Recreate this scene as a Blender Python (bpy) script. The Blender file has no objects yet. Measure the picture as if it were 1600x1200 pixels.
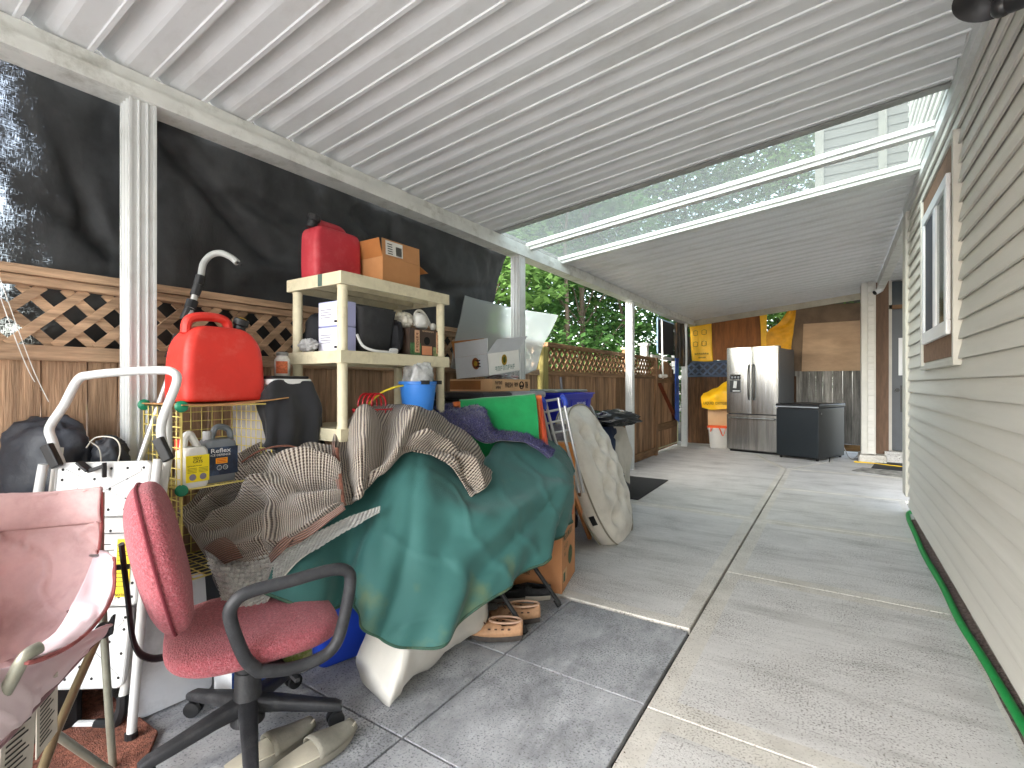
EXPO = 3.36
import bpy, bmesh, math, random
from mathutils import Vector, Matrix, noise
V = Vector
C = bpy.context.scene.collection
SC = bpy.context.scene
R = math.radians
random.seed(7)
# ------------------------------------------------------------------ camera model used to survey the place
FPX, HC = 775.0, 1.17
TH = math.atan(507 / FPX)
SI, CO = math.sin(TH), math.cos(TH)
def ray(u, v):
    a = (u - 800) / FPX; b = -(v - 600.5) / FPX
    return V((-SI + a * CO, CO + a * SI, b))
CAM = V((0, 0, HC))
def W(u, v, d): return CAM + ray(u, v) * d                       # survey point at distance d
def WX(u, v, x): r = ray(u, v); return CAM + r * (x / r.x)        # ... on the vertical plane X = x
def WY(u, v, y): r = ray(u, v); return CAM + r * (y / r.y)
def WZ(u, v, z=0.0): r = ray(u, v); return CAM + r * ((z - HC) / r.z)
AR = V((CO, SI, 0)); AF = V((-SI, CO, 0)); UP = V((0, 0, 1))      # right / forward of the survey
def RZ(x): return 2.42 + .102 * (x + 2.36)                       # underside of the patio roof

# ------------------------------------------------------------------ mesh collector
def frame(t):
    t = t.normalized(); a = UP if abs(t.z) < .95 else V((1, 0, 0))
    x = a.cross(t).normalized(); return x, t.cross(x)
class MB:
    def __init__(s): s.v = []; s.f = []; s.t = []; s.mi = []; s.uv = {}; s.tint = 0.0; s.m = 0
    def add(s, vs, fs, uvs=None):
        o = len(s.v); s.v += [V(p) for p in vs]
        for i, f in enumerate(fs):
            s.f.append([o + k for k in f]); s.t.append(s.tint); s.mi.append(s.m)
        if uvs:
            for i, q in enumerate(uvs): s.uv[o + i] = q
        return s
    def box(s, a, b):
        x0, y0, z0 = a; x1, y1, z1 = b
        return s.add([(x0,y0,z0),(x1,y0,z0),(x1,y1,z0),(x0,y1,z0),(x0,y0,z1),(x1,y0,z1),(x1,y1,z1),(x0,y1,z1)],
            [(3,2,1,0),(4,5,6,7),(0,1,5,4),(1,2,6,5),(2,3,7,6),(3,0,4,7)])
    def obox(s, o, ax, ay, az):                                   # corner + three edge vectors
        o, ax, ay, az = V(o), V(ax), V(ay), V(az)
        p = [o, o+ax, o+ax+ay, o+ay]; p += [q+az for q in p]
        return s.add(p, [(3,2,1,0),(4,5,6,7),(0,1,5,4),(1,2,6,5),(2,3,7,6),(3,0,4,7)])
    def cbox(s, c, x, y, z, hx, hy, hz):                          # centre, unit axes, half sizes
        x, y, z = V(x)*hx, V(y)*hy, V(z)*hz
        return s.obox(V(c)-x-y-z, 2*x, 2*y, 2*z)
    def bar(s, p, q, w, h, up=None):                              # rectangular bar from p to q
        p, q = V(p), V(q); t = (q-p).normalized()
        u = V(up) if up else (UP if abs(t.z) < .9 else V((1,0,0)))
        x = u.cross(t).normalized(); y = t.cross(x)
        return s.obox(p - x*w/2 - y*h/2, x*w, y*h, q-p)
    def tube(s, pts, r, n=8, closed=False, flat=1.0, cap=True):
        pts = [V(p) for p in pts]; N = len(pts); rs = r if isinstance(r, (list, tuple)) else [r]*N
        vs = []; fs = []; x = None
        for i in range(N):
            a = pts[i-1] if (i > 0 or closed) else pts[i]; b = pts[(i+1) % N] if (i < N-1 or closed) else pts[i]
            t = (b-a).normalized()
            if x is None: x, y = frame(t)
            else:
                x = (x - t*x.dot(t)).normalized(); y = t.cross(x)
            for k in range(n):
                w = 2*math.pi*k/n; vs.append(pts[i] + x*math.cos(w)*rs[i] + y*math.sin(w)*rs[i]*flat)
        for i in range(N if closed else N-1):
            j = (i+1) % N
            for k in range(n): fs.append((i*n+k, i*n+(k+1)%n, j*n+(k+1)%n, j*n+k))
        if cap and not closed: fs += [tuple(range(n))[::-1], tuple((N-1)*n+k for k in range(n))]
        return s.add(vs, fs)
    def lathe(s, prof, c, n=24, axis=UP, xs=1.0):
        c = V(c); z = V(axis).normalized(); x, y = frame(z); vs = []; fs = []
        for r, h in prof:
            for k in range(n):
                w = 2*math.pi*k/n; vs.append(c + x*math.cos(w)*r + y*math.sin(w)*r*xs + z*h)
        for i in range(len(prof)-1):
            for k in range(n): fs.append((i*n+k, i*n+(k+1)%n, (i+1)*n+(k+1)%n, (i+1)*n+k))
        if prof[0][0] > 1e-4: fs.append(tuple(range(n))[::-1])
        if prof[-1][0] > 1e-4: fs.append(tuple((len(prof)-1)*n+k for k in range(n)))
        return s.add(vs, fs)
    def loft(s, rings, cap=True):
        n = len(rings[0]); vs = [p for r in rings for p in r]; fs = []
        for i in range(len(rings)-1):
            for k in range(n): fs.append((i*n+k, i*n+(k+1)%n, (i+1)*n+(k+1)%n, (i+1)*n+k))
        if cap: fs += [tuple(range(n))[::-1], tuple((len(rings)-1)*n+k for k in range(n))]
        return s.add(vs, fs)
    def ell(s, c, x, y, z, rx, ry, rz, e=2.0, nu=20, nv=12, fn=None):   # superellipsoid
        c, x, y, z = V(c), V(x), V(y), V(z); vs = []; fs = []
        sp = lambda q: math.copysign(abs(q)**(2/e), q)
        for j in range(nv+1):
            p = -math.pi/2 + math.pi*j/nv
            for i in range(nu):
                w = 2*math.pi*i/nu
                a, b, d = sp(math.cos(p))*sp(math.cos(w)), sp(math.cos(p))*sp(math.sin(w)), sp(math.sin(p))
                if fn: a, b, d = fn(a, b, d)
                vs.append(c + x*a*rx + y*b*ry + z*d*rz)
        for j in range(nv):
            for i in range(nu): fs.append((j*nu+i, j*nu+(i+1)%nu, (j+1)*nu+(i+1)%nu, (j+1)*nu+i))
        return s.add(vs, fs)
    def grid(s, g, closed=False):
        n = len(g[0]); vs = []; fs = []; uv = []; vv = 0
        for j, row in enumerate(g):
            if j: vv += (g[j][n//2]-g[j-1][n//2]).length
            uu = 0
            for i, p in enumerate(row):
                if i: uu += (row[i]-row[i-1]).length
                vs.append(p); uv.append((uu, vv))
        # arc length of the middle row keeps stripes parallel
        mid = g[len(g)//2]; acc = [0]
        for i in range(1, n): acc.append(acc[-1] + (mid[i]-mid[i-1]).length)
        uv = [(acc[k % n], uv[k][1]) for k in range(len(uv))]
        for j in range(len(g)-1):
            for i in range(n-1): fs.append((j*n+i, j*n+i+1, (j+1)*n+i+1, (j+1)*n+i))
        return s.add(vs, fs, uv)
    def poly(s, pts, h):                                          # prism: planar polygon swept by vector h
        n = len(pts); pts = [V(p) for p in pts]; h = V(h)
        return s.add(pts + [p+h for p in pts], [tuple(range(n))[::-1], tuple(range(n, 2*n))] +
            [(k, (k+1) % n, n+(k+1) % n, n+k) for k in range(n)])
    def build(s, name, m, parent=None, smooth=False, bevel=0, sub=0, solid=0, local=False, seg=2, ang=40):
        me = bpy.data.meshes.new(name); off = V((0,0,0))
        if parent is not None and not local: off = ORG.get(parent.name, V((0,0,0)))
        me.from_pydata([p-off for p in s.v], [], s.f)
        ms = m if isinstance(m, (list, tuple)) else [m]
        for q in ms: me.materials.append(q)
        me.polygons.foreach_set('material_index', s.mi)
        at = me.attributes.new('tint', 'FLOAT', 'FACE'); at.data.foreach_set('value', s.t)
        if s.uv:
            uvl = me.uv_layers.new(name='UVMap')
            for lp in me.loops: uvl.data[lp.index].uv = s.uv.get(lp.vertex_index, (0, 0))
        bm = bmesh.new(); bm.from_mesh(me)
        if not s.uv: bmesh.ops.recalc_face_normals(bm, faces=bm.faces)
        if bevel: bmesh.ops.bevel(bm, geom=bm.edges[:] , offset=bevel, segments=seg, profile=.5, affect='EDGES', clamp_overlap=True)
        bm.to_mesh(me); bm.free()
        if smooth:
            me.polygons.foreach_set('use_smooth', [True]*len(me.polygons))
            bm = bmesh.new(); bm.from_mesh(me)
            for e in bm.edges:
                if len(e.link_faces) == 2 and e.calc_face_angle(0) > R(ang): e.smooth = False
            bm.to_mesh(me); bm.free()
        o = bpy.data.objects.new(name, me); C.objects.link(o)
        if parent is not None:
            o.parent = parent; ORG[o.name] = off
        else: ORG[o.name] = V((0,0,0))
        if solid:
            k = o.modifiers.new('thick', 'SOLIDIFY'); k.thickness = solid; k.offset = 0
        if sub:
            k = o.modifiers.new('sub', 'SUBSURF'); k.levels = sub; k.render_levels = sub
        return o
ORG = {}
def tag(o, label=None, cat=None, group=None, kind=None):
    if label: o['label'] = label
    if cat: o['category'] = cat
    if group: o['group'] = group
    if kind: o['kind'] = kind
    return o
def thing(name, label, cat, loc=(0,0,0), rotz=0, group=None):
    o = bpy.data.objects.new(name, None); C.objects.link(o); o.location = loc; o.rotation_euler = (0,0,rotz)
    o.empty_display_size = .1; ORG[o.name] = V(loc)
    return tag(o, label, cat, group)
def dup(root, loc, label=None, rotz=None):
    r = root.copy(); C.objects.link(r); r.location = loc
    if rotz is not None: r.rotation_euler = (0, 0, rotz)
    if label: r['label'] = label
    for ch in list(root.children):
        c = ch.copy(); C.objects.link(c); c.parent = r
        for g in list(ch.children):
            d = g.copy(); C.objects.link(d); d.parent = c
    return r
def cr(p0, p1, p2, p3, t):
    return .5*((2*p1) + (p2-p0)*t + (2*p0-5*p1+4*p2-p3)*t*t + (3*p1-p0-3*p2+p3)*t**3)
def spline(pts, n):
    pts = [V(p) for p in pts]; N = len(pts); out = []
    for i in range(n):
        x = i/(n-1)*(N-1); k = min(int(x), N-2); t = x-k
        out.append(cr(pts[max(k-1,0)], pts[k], pts[k+1], pts[min(k+2,N-1)], t))
    return out
def surf(rows, nu, nv, fn=None):
    a = [spline(r, nu) for r in rows]
    cols = [spline([r[i] for r in a], nv) for i in range(nu)]
    g = [[cols[i][j] for i in range(nu)] for j in range(nv)]
    if fn:
        h = [[None]*nu for _ in range(nv)]
        for j in range(nv):
            for i in range(nu):
                du = g[j][min(i+1,nu-1)]-g[j][max(i-1,0)]; dv = g[min(j+1,nv-1)][i]-g[max(j-1,0)][i]
                n = du.cross(dv)
                n = n.normalized() if n.length > 1e-9 else V((0,0,1))
                h[j][i] = g[j][i] + n*fn(i/(nu-1), j/(nv-1), g[j][i])
        g = h
    return g
def rrect(c, x, y, hx, hy, r, n=4):                               # rounded rectangle ring
    c, x, y = V(c), V(x), V(y); out = []
    for sx, sy, a0 in ((1,1,0),(-1,1,90),(-1,-1,180),(1,-1,270)):
        for k in range(n+1):
            a = R(a0 + 90*k/n); out.append(c + x*(sx*(hx-r)+math.cos(a)*r) + y*(sy*(hy-r)+math.sin(a)*r))
    return out
X1, Y1, Z1 = V((1,0,0)), V((0,1,0)), V((0,0,1))

# ------------------------------------------------------------------ materials
def lin(c):
    return tuple(((q/255)/12.92 if q/255 <= .04045 else ((q/255+.055)/1.055)**2.4) for q in c)
MC = {}
def M(name, col, rough=.6, metal=0, var=.15, vs=6, bump=.0, bs=60, tint=0, spec=.4, dirt=None, dfac=.5, ds=3, stretch=(1,1,1), bstretch=None, sheen=0, alpha=1, coat=0, trans=0, speck=None):
    if name in MC: return MC[name]
    m = bpy.data.materials.new(name); m.use_nodes = True; nt = m.node_tree; N = nt.nodes; L = nt.links
    p = N['Principled BSDF']; c = lin(col)
    p.inputs['Roughness'].default_value = rough; p.inputs['Metallic'].default_value = metal
    p.inputs['Specular IOR Level'].default_value = spec
    if sheen: p.inputs['Sheen Weight'].default_value = sheen
    if coat: p.inputs['Coat Weight'].default_value = coat
    if trans: p.inputs['Transmission Weight'].default_value = trans
    tc = N.new('ShaderNodeTexCoord'); mp = N.new('ShaderNodeMapping'); mp.inputs['Scale'].default_value = stretch
    L.new(tc.outputs['Object'], mp.inputs['Vector']); vec = mp.outputs['Vector']
    if tint:
        at = N.new('ShaderNodeAttribute'); at.attribute_name = 'tint'
        ad = N.new('ShaderNodeVectorMath'); ad.operation = 'MULTIPLY_ADD'
        ad.inputs[1].default_value = (37, 53, 91)
        L.new(at.outputs['Fac'], ad.inputs[0]); L.new(vec, ad.inputs[2]); vec = ad.outputs[0]
    nz = N.new('ShaderNodeTexNoise'); nz.inputs['Scale'].default_value = vs; nz.inputs['Detail'].default_value = 7; nz.inputs['Roughness'].default_value = .65
    L.new(vec, nz.inputs['Vector'])
    rp = N.new('ShaderNodeMapRange'); rp.inputs[1].default_value = .3; rp.inputs[2].default_value = .7; rp.inputs[3].default_value = 1-var*1.3; rp.inputs[4].default_value = 1+var
    L.new(nz.outputs['Fac'], rp.inputs[0]); fac = rp.outputs[0]
    if tint:
        r2 = N.new('ShaderNodeMapRange'); r2.inputs[3].default_value = 1-tint; r2.inputs[4].default_value = 1+tint
        L.new(at.outputs['Fac'], r2.inputs[0]); mu = N.new('ShaderNodeMath'); mu.operation = 'MULTIPLY'
        L.new(fac, mu.inputs[0]); L.new(r2.outputs[0], mu.inputs[1]); fac = mu.outputs[0]
    mx = N.new('ShaderNodeVectorMath'); mx.operation = 'SCALE'; mx.inputs[0].default_value = c; L.new(fac, mx.inputs['Scale'])
    out = mx.outputs[0]
    if dirt:
        dn = N.new('ShaderNodeTexNoise'); dn.inputs['Scale'].default_value = ds; dn.inputs['Detail'].default_value = 9; dn.inputs['Roughness'].default_value = .7
        L.new(mp.outputs['Vector'], dn.inputs['Vector'])
        dr = N.new('ShaderNodeMapRange'); dr.inputs[1].default_value = .5; dr.inputs[2].default_value = .72; dr.inputs[4].default_value = dfac
        L.new(dn.outputs['Fac'], dr.inputs[0])
        dm = N.new('ShaderNodeMix'); dm.data_type = 'RGBA'; dm.inputs['B'].default_value = (*lin(dirt), 1)
        L.new(dr.outputs[0], dm.inputs['Factor']); L.new(out, dm.inputs['A']); out = dm.outputs['Result']
    if speck:
        sn = N.new('ShaderNodeTexNoise'); sn.inputs['Scale'].default_value = 130; sn.inputs['Detail'].default_value = 3; L.new(tc.outputs['Object'], sn.inputs['Vector'])
        s2 = N.new('ShaderNodeTexNoise'); s2.inputs['Scale'].default_value = 3.1; s2.inputs['Detail'].default_value = 4; L.new(tc.outputs['Object'], s2.inputs['Vector'])
        sa = N.new('ShaderNodeMath'); sa.operation = 'MULTIPLY_ADD'; sa.inputs[1].default_value = .35; L.new(s2.outputs['Fac'], sa.inputs[0]); L.new(sn.outputs['Fac'], sa.inputs[2])
        sr = N.new('ShaderNodeMapRange'); sr.inputs[1].default_value = .70; sr.inputs[2].default_value = .88; sr.inputs[4].default_value = .85; L.new(sa.outputs[0], sr.inputs[0])
        sm = N.new('ShaderNodeMix'); sm.data_type = 'RGBA'; sm.inputs['B'].default_value = (*lin(speck), 1); L.new(sr.outputs[0], sm.inputs['Factor']); L.new(out, sm.inputs['A']); out = sm.outputs['Result']
    L.new(out, p.inputs['Base Color'])
    if bump:
        bm = N.new('ShaderNodeMapping'); bm.inputs['Scale'].default_value = bstretch or stretch
        L.new(tc.outputs['Object'], bm.inputs['Vector'])
        bn = N.new('ShaderNodeTexNoise'); bn.inputs['Scale'].default_value = bs; bn.inputs['Detail'].default_value = 5; L.new(bm.outputs['Vector'], bn.inputs['Vector'])
        b = N.new('ShaderNodeBump'); b.inputs['Strength'].default_value = bump; b.inputs['Distance'].default_value = .01
        L.new(bn.outputs['Fac'], b.inputs['Height']); L.new(b.outputs['Normal'], p.inputs['Normal'])
    MC[name] = m; return m
def nodes(m): return m.node_tree.nodes, m.node_tree.links, m.node_tree.nodes['Principled BSDF']
def wood(name, col, axis='z', tint=.3, var=.45, dirt=None, dfac=.5, rough=.75):
    st = {'z': (9,9,.7), 'y': (9,.7,9), 'x': (.7,9,9)}[axis]
    return M(name, col, rough=rough, var=var, vs=4, bump=.5, bs=14, tint=tint, stretch=st, dirt=dirt, dfac=dfac, ds=.7, spec=.2)
def text(name, s, size, o, x, y, m, parent, lift=.002, align='LEFT', sx=1.0):
    """flat lettering: s written from point o along x with up direction y"""
    cu = bpy.data.curves.new(name, 'FONT'); cu.body = s; cu.size = size; cu.align_x = align; cu.resolution_u = 2; cu.offset = size*.012
    t = bpy.data.objects.new(name+'_tmp', cu); C.objects.link(t)
    bpy.context.view_layer.update()
    me = bpy.data.meshes.new_from_object(t.evaluated_get(bpy.context.evaluated_depsgraph_get()))
    bpy.data.objects.remove(t); bpy.data.curves.remove(cu)
    x = V(x).normalized(); y = V(y); y = (y - x*y.dot(x)).normalized(); n = x.cross(y); o = V(o)
    off = ORG.get(parent.name, V((0,0,0)))
    for q in me.vertices: q.co = o + x*q.co.x*sx + y*q.co.y + n*lift - off
    me.materials.clear(); me.materials.append(m)
    ob = bpy.data.objects.new(name, me); C.objects.link(ob); ob.parent = parent; ORG[ob.name] = off
    return ob
def marks(name, o, x, y, m, parent, n, w, h, lift=.001):
    """a row of small unreadable letter-like strokes"""
    x, y, o = V(x).normalized(), V(y).normalized(), V(o); z = x.cross(y); b = MB(); rr = random.Random(n*31+int(w*9999))
    for k in range(n):
        p = o + x*(w*k/n) + z*lift; a = w/n*.72; t = h*.2
        for q in rr.sample(range(4), 3):
            if q == 0: b.obox(p, x*a*.25, y*h, z*.0005)
            elif q == 1: b.obox(p+x*a*.7, x*a*.25, y*h, z*.0006)
            elif q == 2: b.obox(p+y*(h-t), x*a, y*t, z*.0007)
            else: b.obox(p+y*h*.4, x*a, y*t, z*.0008)
    return b.build(name, m, parent)
WHITE = M('white_paint', (214,215,215), .35, var=.04, bump=.02)
BLACK = M('black_plastic', (30,31,33), .45, var=.2, bump=.05)
INK = M('ink', (28,26,25), .7, var=.05)
# ------------------------------------------------------------------ ground
CONC = M('concrete_brushed', (202,200,197), .85, var=.075, vs=5, bump=.3, bs=150, stretch=(1,5,1), bstretch=(1,2.2,1), dirt=(120,117,110), dfac=.5, ds=1.1, spec=.25, speck=(96,92,86))
CEDGE = M('concrete_trowelled', (204,200,192), .75, var=.1, vs=7, bump=.12, bs=40, dirt=(150,142,126), dfac=.45, ds=2, spec=.25, speck=(120,114,104))
SOIL = M('soil', (84,72,58), .95, var=.4, vs=3, bump=.6, bs=20)
GROUTD = M('joint_dark', (46,44,42), .95, var=.3)
def struct(o): o['kind'] = 'structure'; return o
b = MB(); b.add([(-60,-40,-.09),(60,-40,-.09),(60,80,-.09),(-60,80,-.09)], [(0,1,2,3)]); struct(b.build('ground', SOIL))
b = MB(); b.add([(-3.2,-6,-.03),(2.2,-6,-.03),(2.2,13,-.03),(-3.2,13,-.03)], [(0,1,2,3)]); struct(b.build('joint_bed', GROUTD))
def inset(P, w):
    n = len(P); out = []
    for i in range(n):
        a, p, q = V(P[i-1]), V(P[i]), V(P[(i+1) % n])
        e1 = (p-a).normalized(); e2 = (q-p).normalized()
        n1 = V((-e1.y, e1.x)); n2 = V((-e2.y, e2.x)); bis = (n1+n2); bis /= max(bis.dot(n1), .2)
        out.append(p + bis*w)
    return out
def slab(mb, P, w, z=0.0):
    P = [V(p) for p in P]; n = len(P); lip = inset(P, .0035); q = inset(P, w) if w else lip
    vs = [V((p.x, p.y, -.09)) for p in P] + [V((p.x, p.y, z-.004)) for p in P] + [V((p.x, p.y, z)) for p in lip] + [V((p.x, p.y, z)) for p in q]
    mb.m = 1; fs = []
    for k in range(n):
        j = (k+1) % n
        fs += [(k, j, n+j, n+k), (n+k, n+j, 2*n+j, 2*n+k)]
        if w: fs.append((2*n+k, 2*n+j, 3*n+j, 3*n+k))
    mb.add(vs, fs); o = len(mb.v)
    mb.m = 0; mb.add([V((p.x, p.y, z)) for p in q], [tuple(range(n))])
b = MB()
for y0, y1, w in ((-5,1.768,.085),(1.774,3.320,.085),(3.325,4.741,.085),(4.745,6.301,.06),(6.305,7.80,.06)):
    slab(b, [(-.575,y0),(.575 if y0 < 5 else 1.9,y0),(.575 if y0 < 5 else 1.9,y1),(-.575,y1)], w)
slab(b, [(-2.9,2.45),(-.588,2.45),(-.588,4.76),(-2.9,4.76)], .08)
slab(b, [(-2.9,4.766),(-.588,4.766),(-.580,7.80),(-1.13,9.14),(-2.9,9.14)], .06)
slab(b, [(-.565,7.815),(-.10,8.86),(-.10,10.4),(-2.9,10.4),(-2.9,9.15),(-1.125,9.15)], 0)
slab(b, [(-.555,7.812),(1.9,7.812),(1.9,10.4),(-.085,10.4),(-.085,8.85)], .05)
struct(b.build('patio_concrete', [CONC, CEDGE]))
b = MB(); b.add([(-14,-34,-.012),(14,-34,-.012),(14,-2.95,-.012),(.58,-2.95,-.012),(.58,-5,-.012),(-.58,-5,-.012),(-.58,-2.95,-.012),(-14,-2.95,-.012)],[tuple(range(8))]); struct(b.build('bounce_slab', M('pale_concrete',(214,212,206),.85,var=.06)))  # unseen pale slab, added to bounce skylight up to the roof underside
# slate pavers
SLATE = M('slate', (164,166,169), .62, var=.22, vs=5, bump=.75, bs=11, tint=.08, stretch=(1.6,1,1), bstretch=(2.4,.9,1), dirt=(98,100,105), dfac=.7, ds=4.3, spec=.35, speck=(80,82,86))
b = MB(); ys = [2.436,1.79,1.18,.57,-.04,-.65,-1.26,-1.87,-2.48,-3.09]; xs = [-.592,-1.21,-1.82,-2.43,-2.9]
for i in range(4):
    for j in range(9):
        x1, x0, y1, y0 = xs[i]-.004, xs[i+1]+.004, ys[j]-.004, ys[j+1]+.004
        if i == 0: x1 = xs[0]
        b.tint = random.random(); P = [V((x0,y0)),V((x1,y0)),V((x1,y1)),V((x0,y1))]; l = inset(P, .002); z = -.006+random.uniform(-.0015,.0015)
        vs = [V((p.x,p.y,-.04)) for p in P]+[V((p.x,p.y,z-.002)) for p in P]+[V((p.x,p.y,z)) for p in l]
        b.add(vs, [(k,(k+1)%4,4+(k+1)%4,4+k) for k in range(4)]+[(4+k,4+(k+1)%4,8+(k+1)%4,8+k) for k in range(4)]+[(8,9,10,11)])
struct(b.build('slate_paving', SLATE))
def mat_thing(name, label, cat, P, m, z=.004, h=.008, smooth=False):
    b = MB(); b.poly([(x,y,z) for x,y in P], (0,0,h)); return tag(b.build(name, m, bevel=.002), label, cat)
RUB = M('rubber_mat', (52,53,55), .8, var=.2, vs=40, bump=.5, bs=200)
mat_thing('rubber_mat', 'plain dark grey rubber mat on the concrete behind the beige cushion', 'floor mat', [(-2.3,4.93),(-1.665,4.86),(-1.70,6.05),(-2.28,6.05)], RUB)
mat_thing('door_mat', 'plain black door mat nearest the grey door', 'door mat', [(.40,8.45),(1.1,8.36),(1.1,9.2),(.50,9.2)], RUB)
PAT = M('patterned_mat', (150,148,142), .9, var=.5, vs=9, bump=.3, bs=90, dirt=(50,50,50), dfac=.8, ds=11)
mat_thing('door_mat', 'grey patterned door mat with dark border in front of the black mat', 'door mat', [(.17,8.07),(.95,7.70),(1.05,8.2),(.30,8.45)], PAT)
COIR = M('coir_mat', (150,96,78), .95, var=.5, vs=60, bump=1, bs=260, dirt=(70,50,44), dfac=.6, ds=9)
mat_thing('coir_mat', 'reddish brown bristle mat under the camp chair legs', 'floor mat', [(-2.62,.15),(-1.55,.35),(-1.78,.66),(-1.90,.74),(-2.62,.72)], COIR, z=-.004, h=.014)

# ------------------------------------------------------------------ sky and light
w = bpy.data.worlds.new('World'); SC.world = w; w.use_nodes = True
N, L = w.node_tree.nodes, w.node_tree.links; bg = N['Background']
sk = N.new('ShaderNodeTexSky'); sk.sky_type = 'NISHITA'; sk.sun_disc = False; sk.sun_elevation = R(40); sk.sun_rotation = R(200)
sk.air_density = 1.2; sk.dust_density = 2; sk.ozone_density = 1
hs = N.new('ShaderNodeHueSaturation'); hs.inputs['Saturation'].default_value = .62
L.new(sk.outputs[0], hs.inputs['Color']); L.new(hs.outputs[0], bg.inputs[0]); bg.inputs[1].default_value = .15
sl = bpy.data.lights.new('sun', 'SUN'); sl.energy = .6; sl.angle = R(70); sl.color = (1,.985,.965)
so = bpy.data.objects.new('sun', sl); C.objects.link(so); so.rotation_euler = (R(50), 0, R(-14))
cam = bpy.data.cameras.new('camera'); co = bpy.data.objects.new('camera', cam); C.objects.link(co)
co.location = CAM; co.rotation_euler = (R(90), 0, TH); cam.sensor_width = 36; cam.lens = FPX/1600*36; cam.clip_start = .02; cam.clip_end = 500
SC.camera = co
vs_ = SC.view_settings; vs_.view_transform = 'Standard'; vs_.look = 'None'; vs_.gamma = 1; vs_.exposure = EXPO
try: SC.cycles.max_bounces = 10; SC.cycles.diffuse_bounces = 6; SC.cycles.transparent_max_bounces = 12
except Exception: pass

# ------------------------------------------------------------------ patio roof
ALU = M('white_aluminium', (208,210,209), .38, var=.06, vs=3, bump=.03, bs=12, dirt=(150,148,138), dfac=.35, ds=4)
PAN = M('roof_pan', (214,215,216), .42, var=.04, vs=2, dirt=(150,147,138), dfac=.38, ds=4, stretch=(.5,1,1), spec=.5)
BEAMM = M('beam_aluminium', (214,215,210), .45, var=.10, vs=5, dirt=(120,116,98), dfac=.55, ds=7)
roof = thing('patio_roof', 'white ribbed aluminium patio cover on posts with two clear panels', 'patio cover', (-.9,4,0))
def pan(y0, y1, x0, x1, name='roof_panel'):
    b = MB(); prof = []; k = math.floor((y0-.098)/.2); y = .098+.2*k
    P = [(-.040,.0),(-.018,0),(-.015,-.007),(.0,-.007),(.003,.050),(.022,.054),(.040,.050),(.066,.022),(.094,.004),(.108,.0)]
    while y < y1:
        prof += [(y+a, h) for a, h in P]; y += .2
    prof = [(min(max(q,y0),y1), h) for q, h in prof if y0-.06 < q < y1+.06]
    out = []
    for q in prof:
        if not out or q[0] > out[-1][0]+1e-5 or abs(q[1]-out[-1][1]) > 1e-4: out.append(q)
    vs = []; nx = 6
    for i in range(nx+1):
        x = x0+(x1-x0)*i/nx
        vs += [V((x, q, RZ(x)+h)) for q, h in out]
    n = len(out); fs = [(i*n+k, i*n+k+1, (i+1)*n+k+1, (i+1)*n+k) for i in range(nx) for k in range(n-1)]
    b.add(vs, fs); o = b.build(name, PAN, roof); k = o.modifiers.new('thick','SOLIDIFY'); k.thickness = .002; k.offset = 0; return o
pan(-2.6, 3.335, -2.40, .515)
pan(4.545, 10.12, -2.40, .515)
pan(5.56, 9.62, .53, 1.9)
b = MB(); b.obox((-2.432,-2.6,2.412),(.012,0,0),(0,12.7,0),(0,0,.08)); b.build('end_closure', M('dirty_closure',(120,116,106),.7,var=.4,vs=14), roof)
# end closures of the pans, clear sheets, rails
def sloped(b, y0, y1, x0, x1, h0, h1):
    b.add([(x0,y0,RZ(x0)+h0),(x1,y0,RZ(x1)+h0),(x1,y1,RZ(x1)+h0),(x0,y1,RZ(x0)+h0),(x0,y0,RZ(x0)+h1),(x1,y0,RZ(x1)+h1),(x1,y1,RZ(x1)+h1),(x0,y1,RZ(x0)+h1)],
        [(3,2,1,0),(4,5,6,7),(0,1,5,4),(1,2,6,5),(2,3,7,6),(3,0,4,7)])
clear = bpy.data.materials.new('clear_sheet'); clear.use_nodes = True; N, L = clear.node_tree.nodes, clear.node_tree.links
pb = N['Principled BSDF']; pb.inputs['Base Color'].default_value = (.8,.84,.82,1); pb.inputs['Roughness'].default_value = .25
tr = N.new('ShaderNodeBsdfTransparent'); tr.inputs[0].default_value = (.66,.70,.68,1); tl = N.new('ShaderNodeBsdfTranslucent'); tl.inputs[0].default_value = (.85,.88,.86,1)
m1 = N.new('ShaderNodeMixShader'); m2 = N.new('ShaderNodeMixShader'); m1.inputs[0].default_value = .5; L.new(pb.outputs[0], m1.inputs[1]); L.new(tl.outputs[0], m1.inputs[2])
nz = N.new('ShaderNodeTexNoise'); nz.inputs['Scale'].default_value = 30; nz.inputs['Detail'].default_value = 8; mr = N.new('ShaderNodeMapRange'); mr.inputs[3].default_value = .04; mr.inputs[4].default_value = .14
L.new(nz.outputs[0], mr.inputs[0]); L.new(mr.outputs[0], m2.inputs[0]); L.new(tr.outputs[0], m2.inputs[1]); L.new(m1.outputs[0], m2.inputs[2]); L.new(m2.outputs[0], N['Material Output'].inputs[0])
for y0, y1 in ((3.405,3.862),(3.918,4.470)):
    b = MB(); sloped(b, y0, y1, -2.39, .51, .030, .034); b.build('clear_panel', clear, roof)
b = MB(); sloped(b, 3.336, 3.40, -2.39, .51, -.006, .05); b.build('edge_rail', M('grey_aluminium', (150,150,146), .5), roof)
for y in (3.89, 4.505):
    b = MB(); sloped(b, y-.030, y+.035, -2.36, .51, -.03, .029); sloped(b, y-.05, y+.055, -2.36, .51, -.002, .028)
    b.build('rail', ALU, roof)
b = MB(); b.box((-2.43,-2.6,2.362),(-2.335,10.1,2.415)); b.box((-2.44,-2.6,2.302),(-2.312,10.1,2.356)); b.box((-2.43,-2.6,2.356),(-2.32,10.1,2.362)); b.build('beam', BEAMM, roof)
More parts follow.
